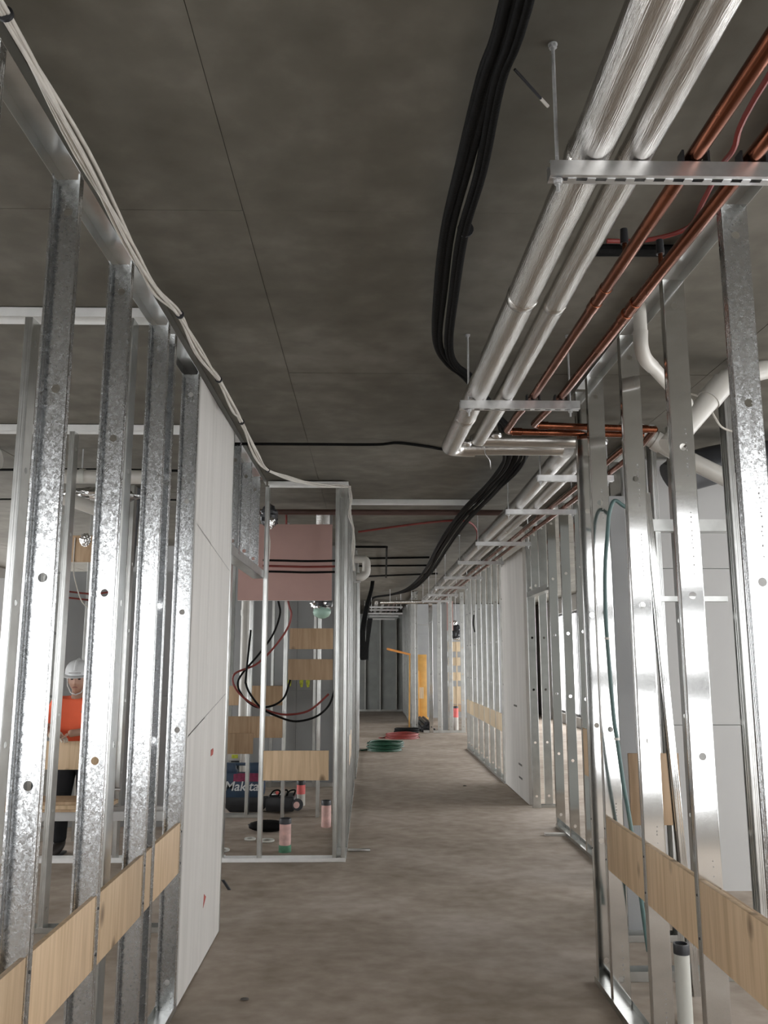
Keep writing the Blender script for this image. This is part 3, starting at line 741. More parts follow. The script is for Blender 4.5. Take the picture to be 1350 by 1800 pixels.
c2 = copper([(1.005, .6, cz), (.988, 1.97, cz), (.950, 4.0, cz)] + elbow((.94, 4.3, cz + .015), (.93, 4.62, cz + .03), (1.66, 4.70, cz + .03)), 'copper pipe nearest the right studs, turning right at the bend', [((.968, 2.9, cz), (-.02, 1, 0)), ((.966, 3.0, cz), (-.02, 1, 0)), ((.99, 4.627, cz + .03), (1, .1, 0)), ((1.58, 4.69, cz + .03), (1, .1, 0))])
for nm, t, q in (('clip', c1, (.833, 2.55, cz)), ('clip', c2, (.975, 2.62, cz))):
    b = B(); x, y, z = q; b.tube([(x, y, z + .019), (x, y, z + .07)], .008, 8)
    part('copper_stub', b, M['copper'], t)
    part('black_cap', B().lathe([(.0, .115), (.012, .11), (.014, .06), (.0, .06)], (x, y, z), 12), M['blackpl'], t)
copper([(1.60, 4.80, cz + .025), (1.59, 5.0, cz + .015), (1.575, 5.4, cz), (1.56, 7, cz - .005), (1.55, 12, cz), (1.53, 19.3, cz)], 'copper pipe running right of the far foil pipes', [((1.56, 7.6, cz), (0, 1, 0))])
copper([(1.655, 4.70, cz + .03), (1.67, 4.95, cz + .015), (1.68, 5.4, cz), (1.67, 7, cz - .005), (1.65, 12, cz), (1.63, 19.3, cz)], 'outermost copper pipe along the far hangers', [((1.66, 8.3, cz), (0, 1, 0))])
single('insulated_pipe', B().tube([(.28, 20.0, 3.0), (1.6, 19.6, 3.0)], .045, 14), M['foil_x'], 'foil pipe crossing the corridor at the far end of the hangers', 'pipe')
for x in (.5, 1.0): part('hanger_rod', B().tube([(x, 19.93 - (x - .28) * .3, 3.0), (x, 19.93 - (x - .28) * .3, 3.3)], .006, 6), M['rod'], bpy.data.objects['insulated_pipe.004'])

# black cable bundle under the soffit
def cables(name, label, strands, mk, r, cat='cables', ties=(), group=None, origin=None):
    t = thing(name, label, cat, origin or strands[0][0], group)
    for s in strands: part('cable', B().tube(bez(s, 5), r, 8), M[mk], t, sharp=60)
    for q, rr, d in ties:
        q = Vector(q); d = Vector(d).normalized()
        part('cable_tie', B().tube([q - d * .004, q + d * .004], rr, 14), M['blackpl'], t)
    return t
cl = [(.347, .9, 3.245), (.345, 1.756, 3.24), (.328, 2.013, 3.235), (.323, 2.435, 3.24), (.309, 2.829, 3.235), (.326, 3.301, 3.24), (.36, 3.90, 3.235), (.43, 4.22, 3.24), (.552, 4.46, 3.24), (.75, 5.0, 3.235), (1.0, 5.7, 3.225), (1.10, 6.384, 3.215), (1.06, 7.62, 3.21), (.985, 8.852, 3.205), (.992, 11.06, 3.21), (1.0, 14.5, 3.21), (.88, 18.2, 3.21), (.55, 20.4, 3.23), (.12, 21.3, 3.22), (.03, 21.5, 3.05)]
rng = random.Random(5); st = []
for k in range(10):
    a = 2 * math.pi * k / 10; rad = .012 if k % 2 else .022
    s = []
    for i, p in enumerate(cl):
        side = -1 if k < 6 else 1
        sep = (.018 + (.012 if 2 < i < 7 else 0)) if i < 9 else .0
        far = (k - 4.5) * .019 if 9 < i < 17 else 0
        s.append((p[0] + side * sep + rad * .7 * math.cos(a) + far + rng.uniform(-.003, .003), p[1], p[2] - .012 + rad * .6 * math.sin(a) + (rng.uniform(-.05, 0) if far else 0)))
    st.append(s)
cables('cable_bundle', 'thick black cable bundle snaking along the soffit above the corridor', st, 'black', .0135,
       ties=[((.345, 2.82, 3.228), .030, (0, 1, 0))])
b = B(); b.tube([(.379, 1.975, 3.225), (.487, 2.085, 3.2)], .004, 6); t = part('loose_strap', b, M['blackpl'], None); tag(t, 'thin dark strap tail sticking out of the black cable bundle', 'strap')
b = B(); b.tube([(.465, 2.063, 3.205), (.490, 2.088, 3.1993)], .0045, 6); part('pale_tip', b, M['whitecable'], t)

# white cables along the left wall head
wc = [(-.885, 1.2, 3.225), (-.882, 1.814, 3.235), (-.875, 2.337, 3.205), (-.885, 2.9, 3.195), (-.888, 3.269, 3.20), (-.86, 3.62, 3.235), (-.85, 4.0, 3.20), (-.842, 4.521, 3.235), (-.84, 4.95, 3.20), (-.842, 5.379, 3.235), (-.845, 6.1, 3.20), (-.84, 6.82, 3.235), (-.64, 7.05, 3.21), (-.446, 7.25, 3.20), (-.28, 7.42, 3.225), (-.176, 7.512, 3.24)]
rng = random.Random(11); st = []
for k in range(6):
    st.append([(p[0] + rng.uniform(-.02, .02) * (.45 if i in (1, 5, 7, 9, 11, 15) else 1), p[1], p[2] + rng.uniform(-.02, .012) * (.35 if i in (1, 5, 7, 9, 11, 15) else 1)) for i, p in enumerate(wc)])
cables('cable_bundle', 'bundle of white cables draped along the head of the left wall', st, 'whitecable', .0062,
       ties=[((p[0], p[1], p[2] - .002), .02, (0, 1, 0)) for p in (wc[1], wc[5], wc[7], wc[9], wc[11])])
st = []
for k in range(3):
    st.append([(x + rng.uniform(-.012, .012), y, z) for x, y, z in ((-.176, 7.5, 3.235), (-.165, 7.49, 3.12), (-.175, 7.5, 2.98), (-.15, 7.5, 2.86), (-.135, 7.5, 2.78), (-.14, 7.5, 2.68), (-.14, 7.5, 2.56), (-.13, 7.5, 2.47))])
cables('cable_tail', 'white cable tails hanging down the corner post of the partition', st, 'whitecable', .006)

# thin cables and conduits across the soffit
single('cable', B().tube(bez([(-1.0, 6.04, 3.255), (-.4, 6.07, 3.262), (.05, 6.10, 3.27), (.216, 6.12, 3.288), (.45, 6.23, 3.288), (.62, 6.326, 3.288), (1.128, 6.40, 3.288), (1.6, 6.42, 3.288)], 5), .011, 8), M['black'], 'single black cable crossing the soffit just beyond the pipe bend', 'cable')
single('sprinkler_pipe', B().tube([(-1.4, 8.6, 3.19), (1.5, 8.6, 3.19)], .03, 14), M['brownpipe'], 'dark red-brown pipe crossing under the soffit behind the bright channel', 'pipe')
hc = thing('head_track', 'bright steel channel fixed across the soffit above the corridor', 'channel', (.5, 8.44, 3.25))
channel('track', (-.214, 8.49, 3.299), (1.20, 8.49, 3.299), .09, .045, False, hc, 'lit_steel')
single('conduit', B().tube(bez([(-.13, 10.18, 3.22), (.4, 10.0, 3.27), (.86, 9.75, 3.286), (1.15, 9.75, 3.286), (1.3, 10.0, 3.2), (1.34, 10.5, 3.08)], 6), .013, 8), M['redcable'], 'thin red conduit curving across the soffit towards the far pipes', 'conduit')
for k, (p, lab) in enumerate((((-.17, 13.475, .962, 13.3), 'nearest of three dark conduits crossing the far soffit'), ((-.18, 14.6, .998, 14.48), 'middle of three dark conduits crossing the far soffit'), ((-.1, 16.5, 1.3, 15.9), 'farthest of three dark conduits crossing the far soffit'))):
    single('conduit', B().tube([(p[0], p[1], 3.28), (p[2], p[3], 3.28)], .016, 8), M['black'], lab, 'conduit')
b = B()
for q in (((-.18, 11.73), (.25, 11.73)), ((.25, 11.73), (.33, 16.2)), ):
    b.obox((*q[0], 3.24), (*q[1], 3.24), (.03, .03, 0), (0, 0, .03))
single('cable_tray', b, M['black'], 'dark angled cable tray on the far soffit left of the bundle', 'cable tray')
pe = thing('drain_pipe', 'white plastic drain pipe with elbows beside the corner post', 'pipe', (-.2, 10.2, 2.8))
part('pipe', B().tube(elbow((-.33, 10.2, 2.89), (-.03, 10.2, 2.89), (-.03, 10.2, 2.775), .06) + [(-.035, 10.2, 2.75)], .05, 16), M['pvc'], pe, sharp=60)
part('elbow', B().tube(bez([(-.03, 10.2, 2.775), (-.04, 10.2, 2.715), (-.09, 10.18, 2.67), (-.15, 10.18, 2.67)], 5), .052, 16), M['pvc'], pe, sharp=60)
part('bracket', B().box(-.19, -.10, 10.14, 10.2, 2.60, 2.617), M['strut'], pe)
b = B()
for k in range(5): b.tube(bez([(.06 + .01 * k, 17.7, 3.3), (.03 + .01 * k, 17.6, 3.1), (-.09 + .015 * k, 17.4, 2.65), (-.17 + .02 * k, 17.3, 2.15), (-.15 + .03 * k, 17.3, 1.68), (-.05 + .01 * k, 17.3, 1.95), (0 + .015 * k, 17.3, 2.5)], 6), .022, 8)
single('hanging_cable', b, M['black'], 'loop of black cables hanging at the far left wall end', 'cables')
for k, (x0, x1, y, z) in enumerate(((.02, .84, 21.0, 2.93), (.02, .78, 22.3, 2.93), (-.16, .74, 24.0, 2.93))):
    t = trapeze(x0, x1, y, z, ['first of three strut hangers at the corridor end', 'second of three strut hangers at the corridor end', 'last of three strut hangers at the corridor end'][k])
    channel('lower_bar', (x0, y, z - .16), (x1, y, z - .16), .04, .04, True, t, 'strut')
for k, x in enumerate((.18, .34, .5, .62)):
    single('insulated_pipe', B().tube([(x, 20.4, 3.02), (x, 25.5, 3.02)], .045 if k < 2 else .025, 12), M['foil' if k < 2 else 'copper'], ['leftmost foil pipe on the end hangers', 'second foil pipe on the end hangers', 'left copper pipe on the end hangers', 'right copper pipe on the end hangers'][k], 'pipe')

# right room services
pv = thing('drain_pipe', 'white plastic waste pipe bending through the near right studs', 'pipe', (1.24, 3.64, 3.05))
part('pipe', B().tube([(1.235, 3.62, 3.31), (1.235, 3.62, 3.15)], .03, 18), M['pvc'], pv, sharp=60)
part('elbow', B().tube(bez([(1.235, 3.62, 3.17), (1.237, 3.63, 3.10), (1.27, 3.68, 3.06), (1.33, 3.76, 3.05)], 6), .033, 18), M['pvc'], pv, sharp=60)
part('pipe', B().tube([(1.32, 3.745, 3.052), (1.64, 4.17, 2.998)], .03, 18), M['pvc'], pv, sharp=60)
part('tee', B().tube([(1.52, 4.01, 3.02), (1.64, 4.17, 2.998)], .036, 18), M['pvc'], pv, sharp=60)
pb = thing('drain_pipe', 'large white drain pipe slanting in the right room', 'pipe', (1.95, 4.35, 3.05))
part('pipe', B().tube([(2.25, 4.40, 3.29), (1.95, 4.36, 3.20), (1.58, 4.30, 2.80)], .058, 20), M['pvc'], pb, sharp=60)
part('coupling', B().tube([(1.93, 4.357, 3.18), (1.83, 4.34, 3.07)], .064, 20), M['pvc'], pb, sharp=60)
pc = thing('drain_pipe', 'white drain pipe joint seen between the third and fourth right studs', 'pipe', (1.66, 5.3, 3.1))
part('pipe', B().tube([(1.62, 5.22, 3.20), (1.80, 5.22, 3.10), (2.0, 5.22, 2.98)], .055, 18), M['pvc'], pc, sharp=60)
part('coupling', B().tube([(1.83, 5.22, 3.082), (1.88, 5.22, 3.052)], .062, 18), M['pvc'], pc, sharp=60)
part('pipe', B().tube([(1.99, 5.22, 2.98), (2.5, 5.22, 2.72)], .055, 18), M['pvc'], pc, sharp=60)
single('conduit', B().tube([(.86, 3.05, 3.27), (1.19, 3.05, 3.27)], .024, 10), M['black'], 'black insulated conduit crossing above the copper pipes at the right', 'conduit')
single('conduit', B().tube(bez([(1.03, 1.2, 3.22), (1.07, 2.09, 3.235), (1.10, 2.3, 3.22), (1.115, 2.42, 3.24), (1.15, 2.66, 3.255), (1.17, 2.85, 3.26), (1.05, 2.95, 3.262), (.9, 2.96, 3.262)], 6), .009, 8), M['redpl'], 'thin red conduit on the soffit above the copper pipes', 'conduit')
dk = thing('air_duct', 'dark insulated air duct sloping behind the right studs', 'duct', (2.35, 5.7, 3.0))
part('duct', B().tube(bez([(2.17, 5.85, 2.95), (2.3, 5.85, 3.02), (2.7, 5.85, 3.10), (3.4, 5.85, 3.10)], 6), .14, 20), M['blackpl'], dk, sharp=60)
single('cable', B().tube(bez([(1.72, 4.46, 3.16), (1.86, 4.47, 3.12), (1.91, 4.47, 3.02), (1.96, 4.47, 2.95), (2.1, 4.47, 2.915)], 6), .006, 8), M['whitecable'], 'thin white cable drooping below the large drain pipe', 'cable')
gh = thing('hose', 'teal-green hose tied down between the right studs', 'hose', (1.26, 4.35, 1.0))
part('hose', B().tube(bez([(1.46, 4.40, 2.46), (1.354, 4.36, 2.489), (1.296, 4.35, 2.52), (1.265, 4.35, 2.45), (1.253, 4.35, 2.36), (1.230, 4.35, 2.16), (1.222, 4.35, 1.92), (1.228, 4.35, 1.69), (1.240, 4.35, 1.408), (1.252, 4.35, 1.295), (1.275, 4.35, 1.07), (1.30, 4.35, .88), (1.36, 4.36, .30)], 6), .0105, 10), M['tealcable'], gh, sharp=60)
for z, x in ((1.80, 1.2245), (1.30, 1.2515)): part('cable_tie', B().tube([(x, 4.35, z - .006), (x, 4.35, z + .006)], .014, 10), M['whitecable'], gh)

# capped pipe stub low on the right
def stub(x, y, r, h, label, parts_, name='pipe_stub', cat='pipe', group=None, cap='blackpl', caph=.045):
    t = thing(name, label, cat, (x, y, 0), group)
    for (z0, z1, mk, k) in parts_:
        part('pipe' if mk != 'greenpaint' else 'base_seal', B().lathe([(r * k, z0), (r * k * .995, z1)], (x, y, 0), 20), M[mk], t, sharp=50)
    part('cap', B().lathe([(r * 1.05, h - caph), (r * 1.06, h - .004), (r * 1.02, h), (r * .8, h), (r * .8, h - .012), (0, h - .012)], (x, y, 0), 20), M[cap], t, sharp=50)
    return t
stub(1.50, 4.30, .036, .355, 'grey capped pipe stub standing behind the near right studs', [(0, .33, 'pvcgrey', 1)])
stub(1.40, 4.95, .028, .36, 'small black-capped pipe behind the right plywood strip', [(0, .33, 'pvcgrey', 1)])
stub(-.742, 7.93, .052, .285, 'pink-marked pipe stub nearest in the bathroom, green seal at its foot', [(0, .06, 'greenpaint', 1.08), (.05, .26, 'pinkpale', 1)])
stub(-.79, 10.33, .05, .28, 'pipe stub with bright pink top beyond the inner frame', [(0, .13, 'pvc', 1), (.13, .26, 'pinkpaint', 1.004)])
stub(-.43, 9.05, .05, .26, 'dull pink pipe stub beside the corner studs', [(0, .24, 'pinkpale', 1)])
stub(1.815, 20.45, .05, .42, 'short pink pipe stub behind the far cross frame', [(0, .25, 'pvc', 1), (.25, .40, 'pinkpaint', 1.004)])
stub(2.10, 20.75, .06, .56, 'tall pink and white pipe stub at the far right', [(0, .30, 'pvc', 1), (.30, .53, 'pinkpaint', 1.004)])

# ================================================================== THE BATHROOM BEHIND THE PARTITION
pkb = thing('bulkhead_board', 'pinkish brown board hung across the small room under the soffit', 'board', (-.9, 9.1, 2.31))
part('board', B().box(-1.41, -.40, 9.09, 9.106, 2.312, 3.14), M['pink'], pkb, bevel=.001)
for z in (2.31,): part('edge_angle', B().box(-1.41, -.40, 9.106, 9.14, z, z + .012), M['galv_far'], pkb)
for x in (-1.38, -.43): part('hanger', B().box(x, x + .03, 9.106, 9.14, 3.13, 3.3), M['galv_far'], pkb)
pv2 = thing('soil_pipe', 'upright white soil pipe behind the partition', 'pipe', (-1.52, 10.5, 0))
part('pipe', B().tube([(-1.52, 10.5, 0.0), (-1.52, 10.5, 3.28)], .055, 20), M['pvc'], pv2, sharp=60)
for z in (.80, 2.22): part('coupling', B().tube([(-1.52, 10.5, z), (-1.52, 10.5, z + .07)], .062, 20), M['pvc'], pv2, sharp=60)
part('branch', B().tube([(-1.52, 10.5, .58), (-1.60, 10.45, .66), (-1.66, 10.42, .74)], .05, 16), M['pvc'], pv2, sharp=60)
fd = thing('flexible_duct', 'crumpled black and foil duct end hanging above the header', 'duct', (-.99, 8.35, 3.1))
part('duct', bumpy((-1.0, 8.35, 3.10), (.085, .12, .115), 2), M['blackpl'], fd, sharp=10)
part('foil_end', bumpy((-.985, 8.27, 3.03), (.05, .05, .06), 3), M['foil_crumple'], fd, sharp=10)
part('hanger_wire', B().tube([(-1.0, 8.35, 3.18), (-1.0, 8.35, 3.3)], .004, 6), M['rod'], fd)
part('white_wire', B().tube(bez([(-1.02, 8.35, 3.0), (-.99, 8.36, 2.85), (-1.0, 8.36, 2.6), (-1.01, 8.36, 2.35), (-1.03, 8.36, 2.2)], 5), .005, 6), M['whitecable'], fd)
gd = thing('flexible_duct', 'foil duct collar with a pale green bag below the pink board', 'duct', (-.5, 9.3, 2.2))
part('foil_collar', bumpy((-.52, 9.32, 2.285), (.115, .11, .075), 4), M['foil_crumple'], gd, sharp=10)
part('dark_band', B().lathe([(.10, 2.25), (.112, 2.27), (.112, 2.32), (.10, 2.34)], (-.51, 9.32, 0), 20), M['blackpl'], gd)
part('green_bag', bumpy((-.515, 9.31, 2.20), (.098, .095, .07), 5, amp=.06), mat('pale_green_plastic', (.38, .56, .47), .4), gd, sharp=60)
part('duct', B().tube([(-.51, 9.34, 2.33), (-.51, 9.34, 3.3)], .09, 16), M['foil'], gd, sharp=60)
for k, (z, mk, nm) in enumerate(((2.662, 'black', 'upper black cable strung level across the small room'), (2.605, 'redcable', 'red hose strung level across the small room'), (2.55, 'black', 'lower black cable strung level across the small room'))):
    single('cable', B().tube(bez([(-1.06, 8.4, z + .004), (-.85, 8.4, z), (-.6, 8.4, z - .005), (-.25, 8.4, z + .002)], 5), .011, 8), M[mk], nm, 'cable')
single('hose', B().tube(bez([(-1.03, 9.30, 3.29), (-1.03, 9.30, 2.8), (-1.021, 9.30, 2.435), (-0.989, 9.30, 2.295), (-0.973, 9.30, 2.173), (-1.044, 9.30, 1.957), (-1.193, 9.30, 1.742), (-1.371, 9.30, 1.530), (-1.411, 9.30, 1.409), (-1.333, 9.30, 1.272), (-1.197, 9.30, 1.182), (-1.026, 9.30, 1.199), (-0.906, 9.30, 1.289), (-0.848, 9.30, 1.470)], 6), .011, 8), M['black'], 'black hose looped behind the partition stud, curling up at its end', 'hose')
single('hose', B().tube(bez([(-.92, 9.24, 3.29), (-.91, 9.24, 2.8), (-0.902, 9.24, 2.439), (-0.870, 9.24, 2.265), (-0.844, 9.24, 2.170), (-0.884, 9.24, 2.016), (-1.034, 9.24, 1.803), (-1.213, 9.24, 1.634), (-1.441, 9.24, 1.532), (-1.425, 9.24, 1.381), (-1.263, 9.24, 1.233), (-1.019, 9.24, 1.131), (-0.836, 9.24, 1.108), (-0.624, 9.24, 1.155), (-0.426, 9.24, 1.322)], 6), .011, 8), M['redcable'], 'dark red hose hanging in a big loop behind the partition', 'hose')
single('hose', B().tube(bez([(-1.27, 9.18, 2.0), (-1.309, 9.18, 1.503), (-1.306, 9.18, 1.427), (-1.258, 9.18, 1.324), (-1.133, 9.18, 1.177), (-0.951, 9.18, 1.088), (-0.769, 9.18, 1.041), (-0.560, 9.18, 1.088), (-0.422, 9.18, 1.205), (-0.361, 9.18, 1.372)], 6), .011, 8), M['black'], 'lower black hose sagging to the corner studs', 'hose')
b = B()
for x, z, h in ((-1.10, 1.367, .10), (-.935, 1.37, .13), (-.845, 1.37, .13)):
    b.prism([(x - .028, z), (x - .02, z + h * .5), (x + .012, z + h * .55), (x + .028, z + .02), (x + .02, z - h * .5), (x - .01, z - h * .55)], .003, 'y', 11.967)
single('spray_mark', b, M['spray'], 'three yellow-green spray marks on the grey boards of the small room', 'paint mark')

# open tool case with the maker's name on the lid
tc = thing('tool_case', 'open dark blue tool case with its lid upright and white lettering', 'tool case', (-1.35, 9.95, 0))
def rrect(x0, x1, z0, z1, r, n=5, rb=None):
    p = []
    rb = r if rb is None else rb
    for cx, cz_, a0, q in ((x1 - r, z1 - r, 0, r), (x0 + r, z1 - r, 90, r), (x0 + rb, z0 + rb, 180, rb), (x1 - rb, z0 + rb, 270, rb)):
        for k in range(n + 1):
            a = R(a0 + 90 * k / n); p.append((cx + q * math.cos(a), cz_ + q * math.sin(a)))
    return p
X0, X1, Z0, Z1 = -1.68, -1.17, .13, .53
# lid outline with the handle hole bridged to the top edge
b = B(); b.prism(rrect(X0, X1, Z0, .425, .03, rb=.09), .10, 'y', 9.90)
part('lid', b, M['blue'], tc, bevel=.008)
lid_top = B()
lid_top.prism([(X0, .41), (X0, .50), (X0 + .03, Z1), (-1.52, Z1), (-1.50, .51), (-1.50, .465), (-1.48, .44), (-1.48, .41)], .09, 'y', 9.905)
lid_top.prism([(X1, .41), (X1, .50), (X1 - .03, Z1), (-1.32, Z1), (-1.34, .51), (-1.34, .465), (-1.36, .44), (-1.36, .41)], .09, 'y', 9.905)
lid_top.prism([(-1.53, .50), (-1.53, Z1), (-1.31, Z1), (-1.31, .50)], .05, 'y', 9.92)
part('handle', lid_top, M['blue'], tc, bevel=.006)
b = B(); b.prism([(-1.62, .06), (-1.55, .0), (-1.20, .0), (-1.14, .06), (-1.12, .16), (-1.65, .16)], .11, 'y', 9.895)
part('hinge_base', b, M['blackpl'], tc, bevel=.008)
b = B(); b.prism([(-1.52, .33), (-1.52, .41), (-1.46, .42), (-1.22, .42), (-1.22, .33)], .002, 'y', 9.8978)
part('sticker', b, M['magenta'], tc)
b = B(); b.prism(rrect(-1.14, -.82, .02, .17, .03), .34, 'y', 9.80); part('tray', b, M['blackpl'], tc, bevel=.008)
b = B(); b.prism(rrect(-1.12, -.84, .165, .175, .004), .30, 'y', 9.82); part('tray_liner', b, M['blackpl'], tc)
b = B()
for k in range(3): b.tube(bez([(-1.10 + .09 * k, 9.86, .18), (-1.06 + .09 * k, 9.84, .235), (-1.0 + .09 * k, 9.86, .24), (-.98 + .07 * k, 9.9, .18)], 6), .009, 8)
part('hose_coil', b, M['black'], tc)
part('red_knob', B().ellipsoid((-1.02, 9.85, .215), (.022, .02, .02), 12, 8), M['pinkpaint'], tc)
b = B(); b.tube([(-1.09, 9.87, .195), (-.93, 9.87, .20)], .022, 12); part('metal_tool', b, M['strut'], tc)
b = B(); b.lathe([(.0, 0), (.062, 0), (.066, .012), (.062, .03), (0, .03)], (0, 0, 0), 20)
rot = Matrix.Translation((-.79, 9.78, .10)) @ Matrix.Rotation(R(90), 4, 'X') @ Matrix.Rotation(R(25), 4, 'Y'); b.v = [tuple(rot @ Vector(p)) for p in b.v]
part('wheel', b, M['blackpl'], tc)
b = B(); b.lathe([(.0, 0), (.036, 0), (.036, .006), (0, .006)], (0, 0, 0), 16); b.v = [tuple(Matrix.Translation((-.005, -.032, 0)) @ rot @ Vector(p)) for p in b.v]
part('wheel_hub', b, M['pinkpale'], tc)
def lettering(txt, size, loc, parent, mk, shear=.2, name='lettering', rot=(R(90), 0, 0), ext=.0015):
    cu = bpy.data.curves.new('txt', 'FONT'); cu.body = txt; cu.size = size; cu.shear = shear; cu.extrude = ext; cu.offset = size * .012
    o = bpy.data.objects.new('txt', cu); COL.objects.link(o)
    bpy.context.view_layer.update()
    me = bpy.data.meshes.new_from_object(o.evaluated_get(bpy.context.evaluated_depsgraph_get()))
    bpy.data.objects.remove(o); me.name = name; me.materials.clear(); me.materials.append(M[mk])
    q = bpy.data.objects.new(name, me); COL.objects.link(q); q.parent = parent; q.location = Vector(loc) - WL[parent.name]; q.rotation_euler = rot
    return q
lettering('Makita', .145, (-1.625, 9.8975, .232), tc, 'lettering')
lt = thing('laser_level', 'white and yellow measuring device behind the tool case', 'tool', (-1.55, 10.17, 0))
part('body', B().box(-1.62, -1.48, 10.12, 10.22, .53, .63), M['pvc'], lt, bevel=.01); part('stripe', B().box(-1.58, -1.51, 10.11, 10.12, .56, .60), M['spray'], lt); part('stand', B().box(-1.59, -1.50, 10.14, 10.2, 0, .53), M['blackpl'], lt); part('cap', B().lathe([(0, .63), (.05, .63), (.045, .67), (0, .67)], (-1.53, 10.17, 0), 14), M['blackpl'], lt)
tb = thing('tool_bag', 'low black tool bag with a pale handle lying on the bathroom floor', 'bag', (-1.0, 8.8, 0))
part('bag', bumpy((-1.0, 8.85, .05), (.20, .10, .055), 8, amp=.05), M['black'], tb, sharp=60)
part('handle', B().tube(bez([(-.86, 8.73, .04), (-.86, 8.72, .13), (-.83, 8.72, .13), (-.83, 8.73, .04)], 5), .01, 8), M['dust'], tb)
for k, (x, y, r) in enumerate(((-.95, 8.35, .06), (-1.30, 7.95, .055), (-1.12, 8.42, .045))):
    b = B(); b.tube([(x + r * math.cos(a), y + r * math.sin(a), .012) for a in [2 * math.pi * i / 20 for i in range(21)]], .011, 8, False)
    single('pipe_ring', b, M['pvcgrey'], ['thin grey plastic ring on the bathroom floor beside the black bag', 'grey ring on the bathroom floor nearest the white wall board', 'smallest grey ring in the middle of the bathroom floor'][k], 'ring')

# ================================================================== THE WORKROOM ON THE LEFT
p6 = thing('drain_pipe', 'white pipe under the soffit of the left room with its round end to the left', 'pipe', (-2.5, 6.4, 3.1))
part('pipe', B().tube([(-2.95, 6.35, 3.20), (-2.84, 6.35, 3.21)], .078, 24), M['pvc'], p6, sharp=50)
part('pipe', B().tube([(-2.72, 6.4, 3.085), (-1.72, 6.45, 3.09)], .054, 20), M['pvc'], p6, sharp=60)
part('coupling', B().tube([(-2.24, 6.42, 3.09), (-2.20, 6.42, 3.09)], .058, 20), M['pvcgrey'], p6, sharp=60)
part('tee', B().tube([(-2.34, 6.40, 2.91), (-2.24, 6.42, 2.88), (-2.06, 6.48, 2.82)], .052, 18), M['pvc'], p6, sharp=60)
for x in (-2.88, -2.22): part('hanger', B().tube([(x, 6.4, 3.13), (x, 6.4, 3.3)], .005, 6), M['rod'], p6)
sd = thing('flexible_duct', 'crumpled foil and black flexible duct in the left room', 'duct', (-2.2, 7.0, 2.8))
part('foil', bumpy((-2.25, 6.9, 3.02), (.32, .12, .07), 12), M['foil_crumple'], sd, sharp=10)
part('duct', B().tube([(-2.25, 7.9, 3.29), (-2.28, 7.9, 3.0), (-2.30, 7.9, 2.55)], .10, 18), M['blackpl'], sd, sharp=60)
part('foil_patch', bumpy((-2.36, 7.78, 2.72), (.05, .04, .12), 14), M['foil_crumple'], sd, sharp=10)
part('foil_patch', bumpy((-2.72, 8.05, 2.82), (.05, .03, .06), 15), M['foil_crumple'], sd, sharp=10)
for k, (z, dx) in enumerate(((3.25, 0), (3.0, .05))):
    single('cable', B().tube(bez([(-4.2, 6.9, z), (-3.2, 6.9, z - .005), (-2.3, 6.92, z + .005), (-1.3, 6.95, z)], 5), .011 if k == 0 else .007, 8), M['black'], ['black cable level under the soffit of the left room', 'thinner dark cable lower in the left room'][k], 'cable')
single('cable', B().tube(bez([(-2.924, 8.355, 2.881), (-2.924, 8.355, 2.600), (-2.890, 8.355, 2.431), (-2.812, 8.355, 2.240), (-2.677, 8.355, 2.150)], 6), .006, 8), M['whitecable'], 'white cable drooping from the brown plywood in the left room', 'cable')
for k, z in enumerate((2.36, 2.30)): single('cable', B().tube(bez([(-3.06, 8.393, z), (-2.8, 8.392, z - .03), (-2.7, 8.392, z - .035), (-2.55, 8.39, z - .01)], 4), .009, 8), M['redcable'], ['upper of two red-brown cables below the brown plywood', 'lower of two red-brown cables below the brown plywood'][k], 'cable')

# trestle table with stacked sheets
tt = thing('work_table', 'white trestle bench loaded with plywood sheets in the left room', 'bench', (-2.6, 7.25, 0))
part('beam', B().box(-4.2, -1.55, 7.02, 7.08, .43, .50), M['panel_white'], tt, bevel=.004)
part('beam', B().box(-4.2, -1.55, 7.24, 7.30, .43, .50), M['panel_white'], tt, bevel=.004)
for x in (-4.0, -1.75):
    for s, yy in ((1, 7.05), (-1, 7.27)): part('leg', B().obox((x, yy, .43), (x + .12 * s, yy - .0, 0), (.04, 0, 0), (0, .04, 0)), M['panel_white'], tt)
for k, (z, t_, dx) in enumerate(((.502, .017, 0), (.521, .03, .05), (.553, .025, -.03))):
    single('sheet', B().box(-4.1 + dx, -2.12 + dx, 7.0, 7.32, z, z + t_), M['ply' if k == 1 else 'ply_brown'], ['lowest brown sheet on the trestle bench', 'middle pale plywood sheet on the trestle bench', 'top brown sheet of the stack on the trestle bench'][k], 'board', bevel=.001)
single('paper_stack', B().box(-3.5, -2.98, 7.02, 7.28, .581, .70), M['panel_white'], 'white block of paper on the far left of the bench', 'paper', bevel=.003)
dr = thing('power_drill', 'dark power tool lying on the right end of the bench', 'tool', (-2.15, 7.2, .58))
part('body', B().tube([(-2.30, 7.2, .645), (-2.26, 7.2, .65), (-2.12, 7.2, .65), (-2.08, 7.2, .648)], [.02, .04, .045, .03], 14), M['blackpl'], dr)
part('handle', B().tube([(-2.14, 7.2, .63), (-2.16, 7.12, .60)], .022, 10), M['blackpl'], dr); part('chuck', B().tube([(-2.08, 7.2, .648), (-2.02, 7.2, .645)], .014, 10), M['strut'], dr)
part('battery', B().box(-2.2, -2.12, 7.07, 7.14, .579, .62), M['blackpl'], dr, bevel=.006)

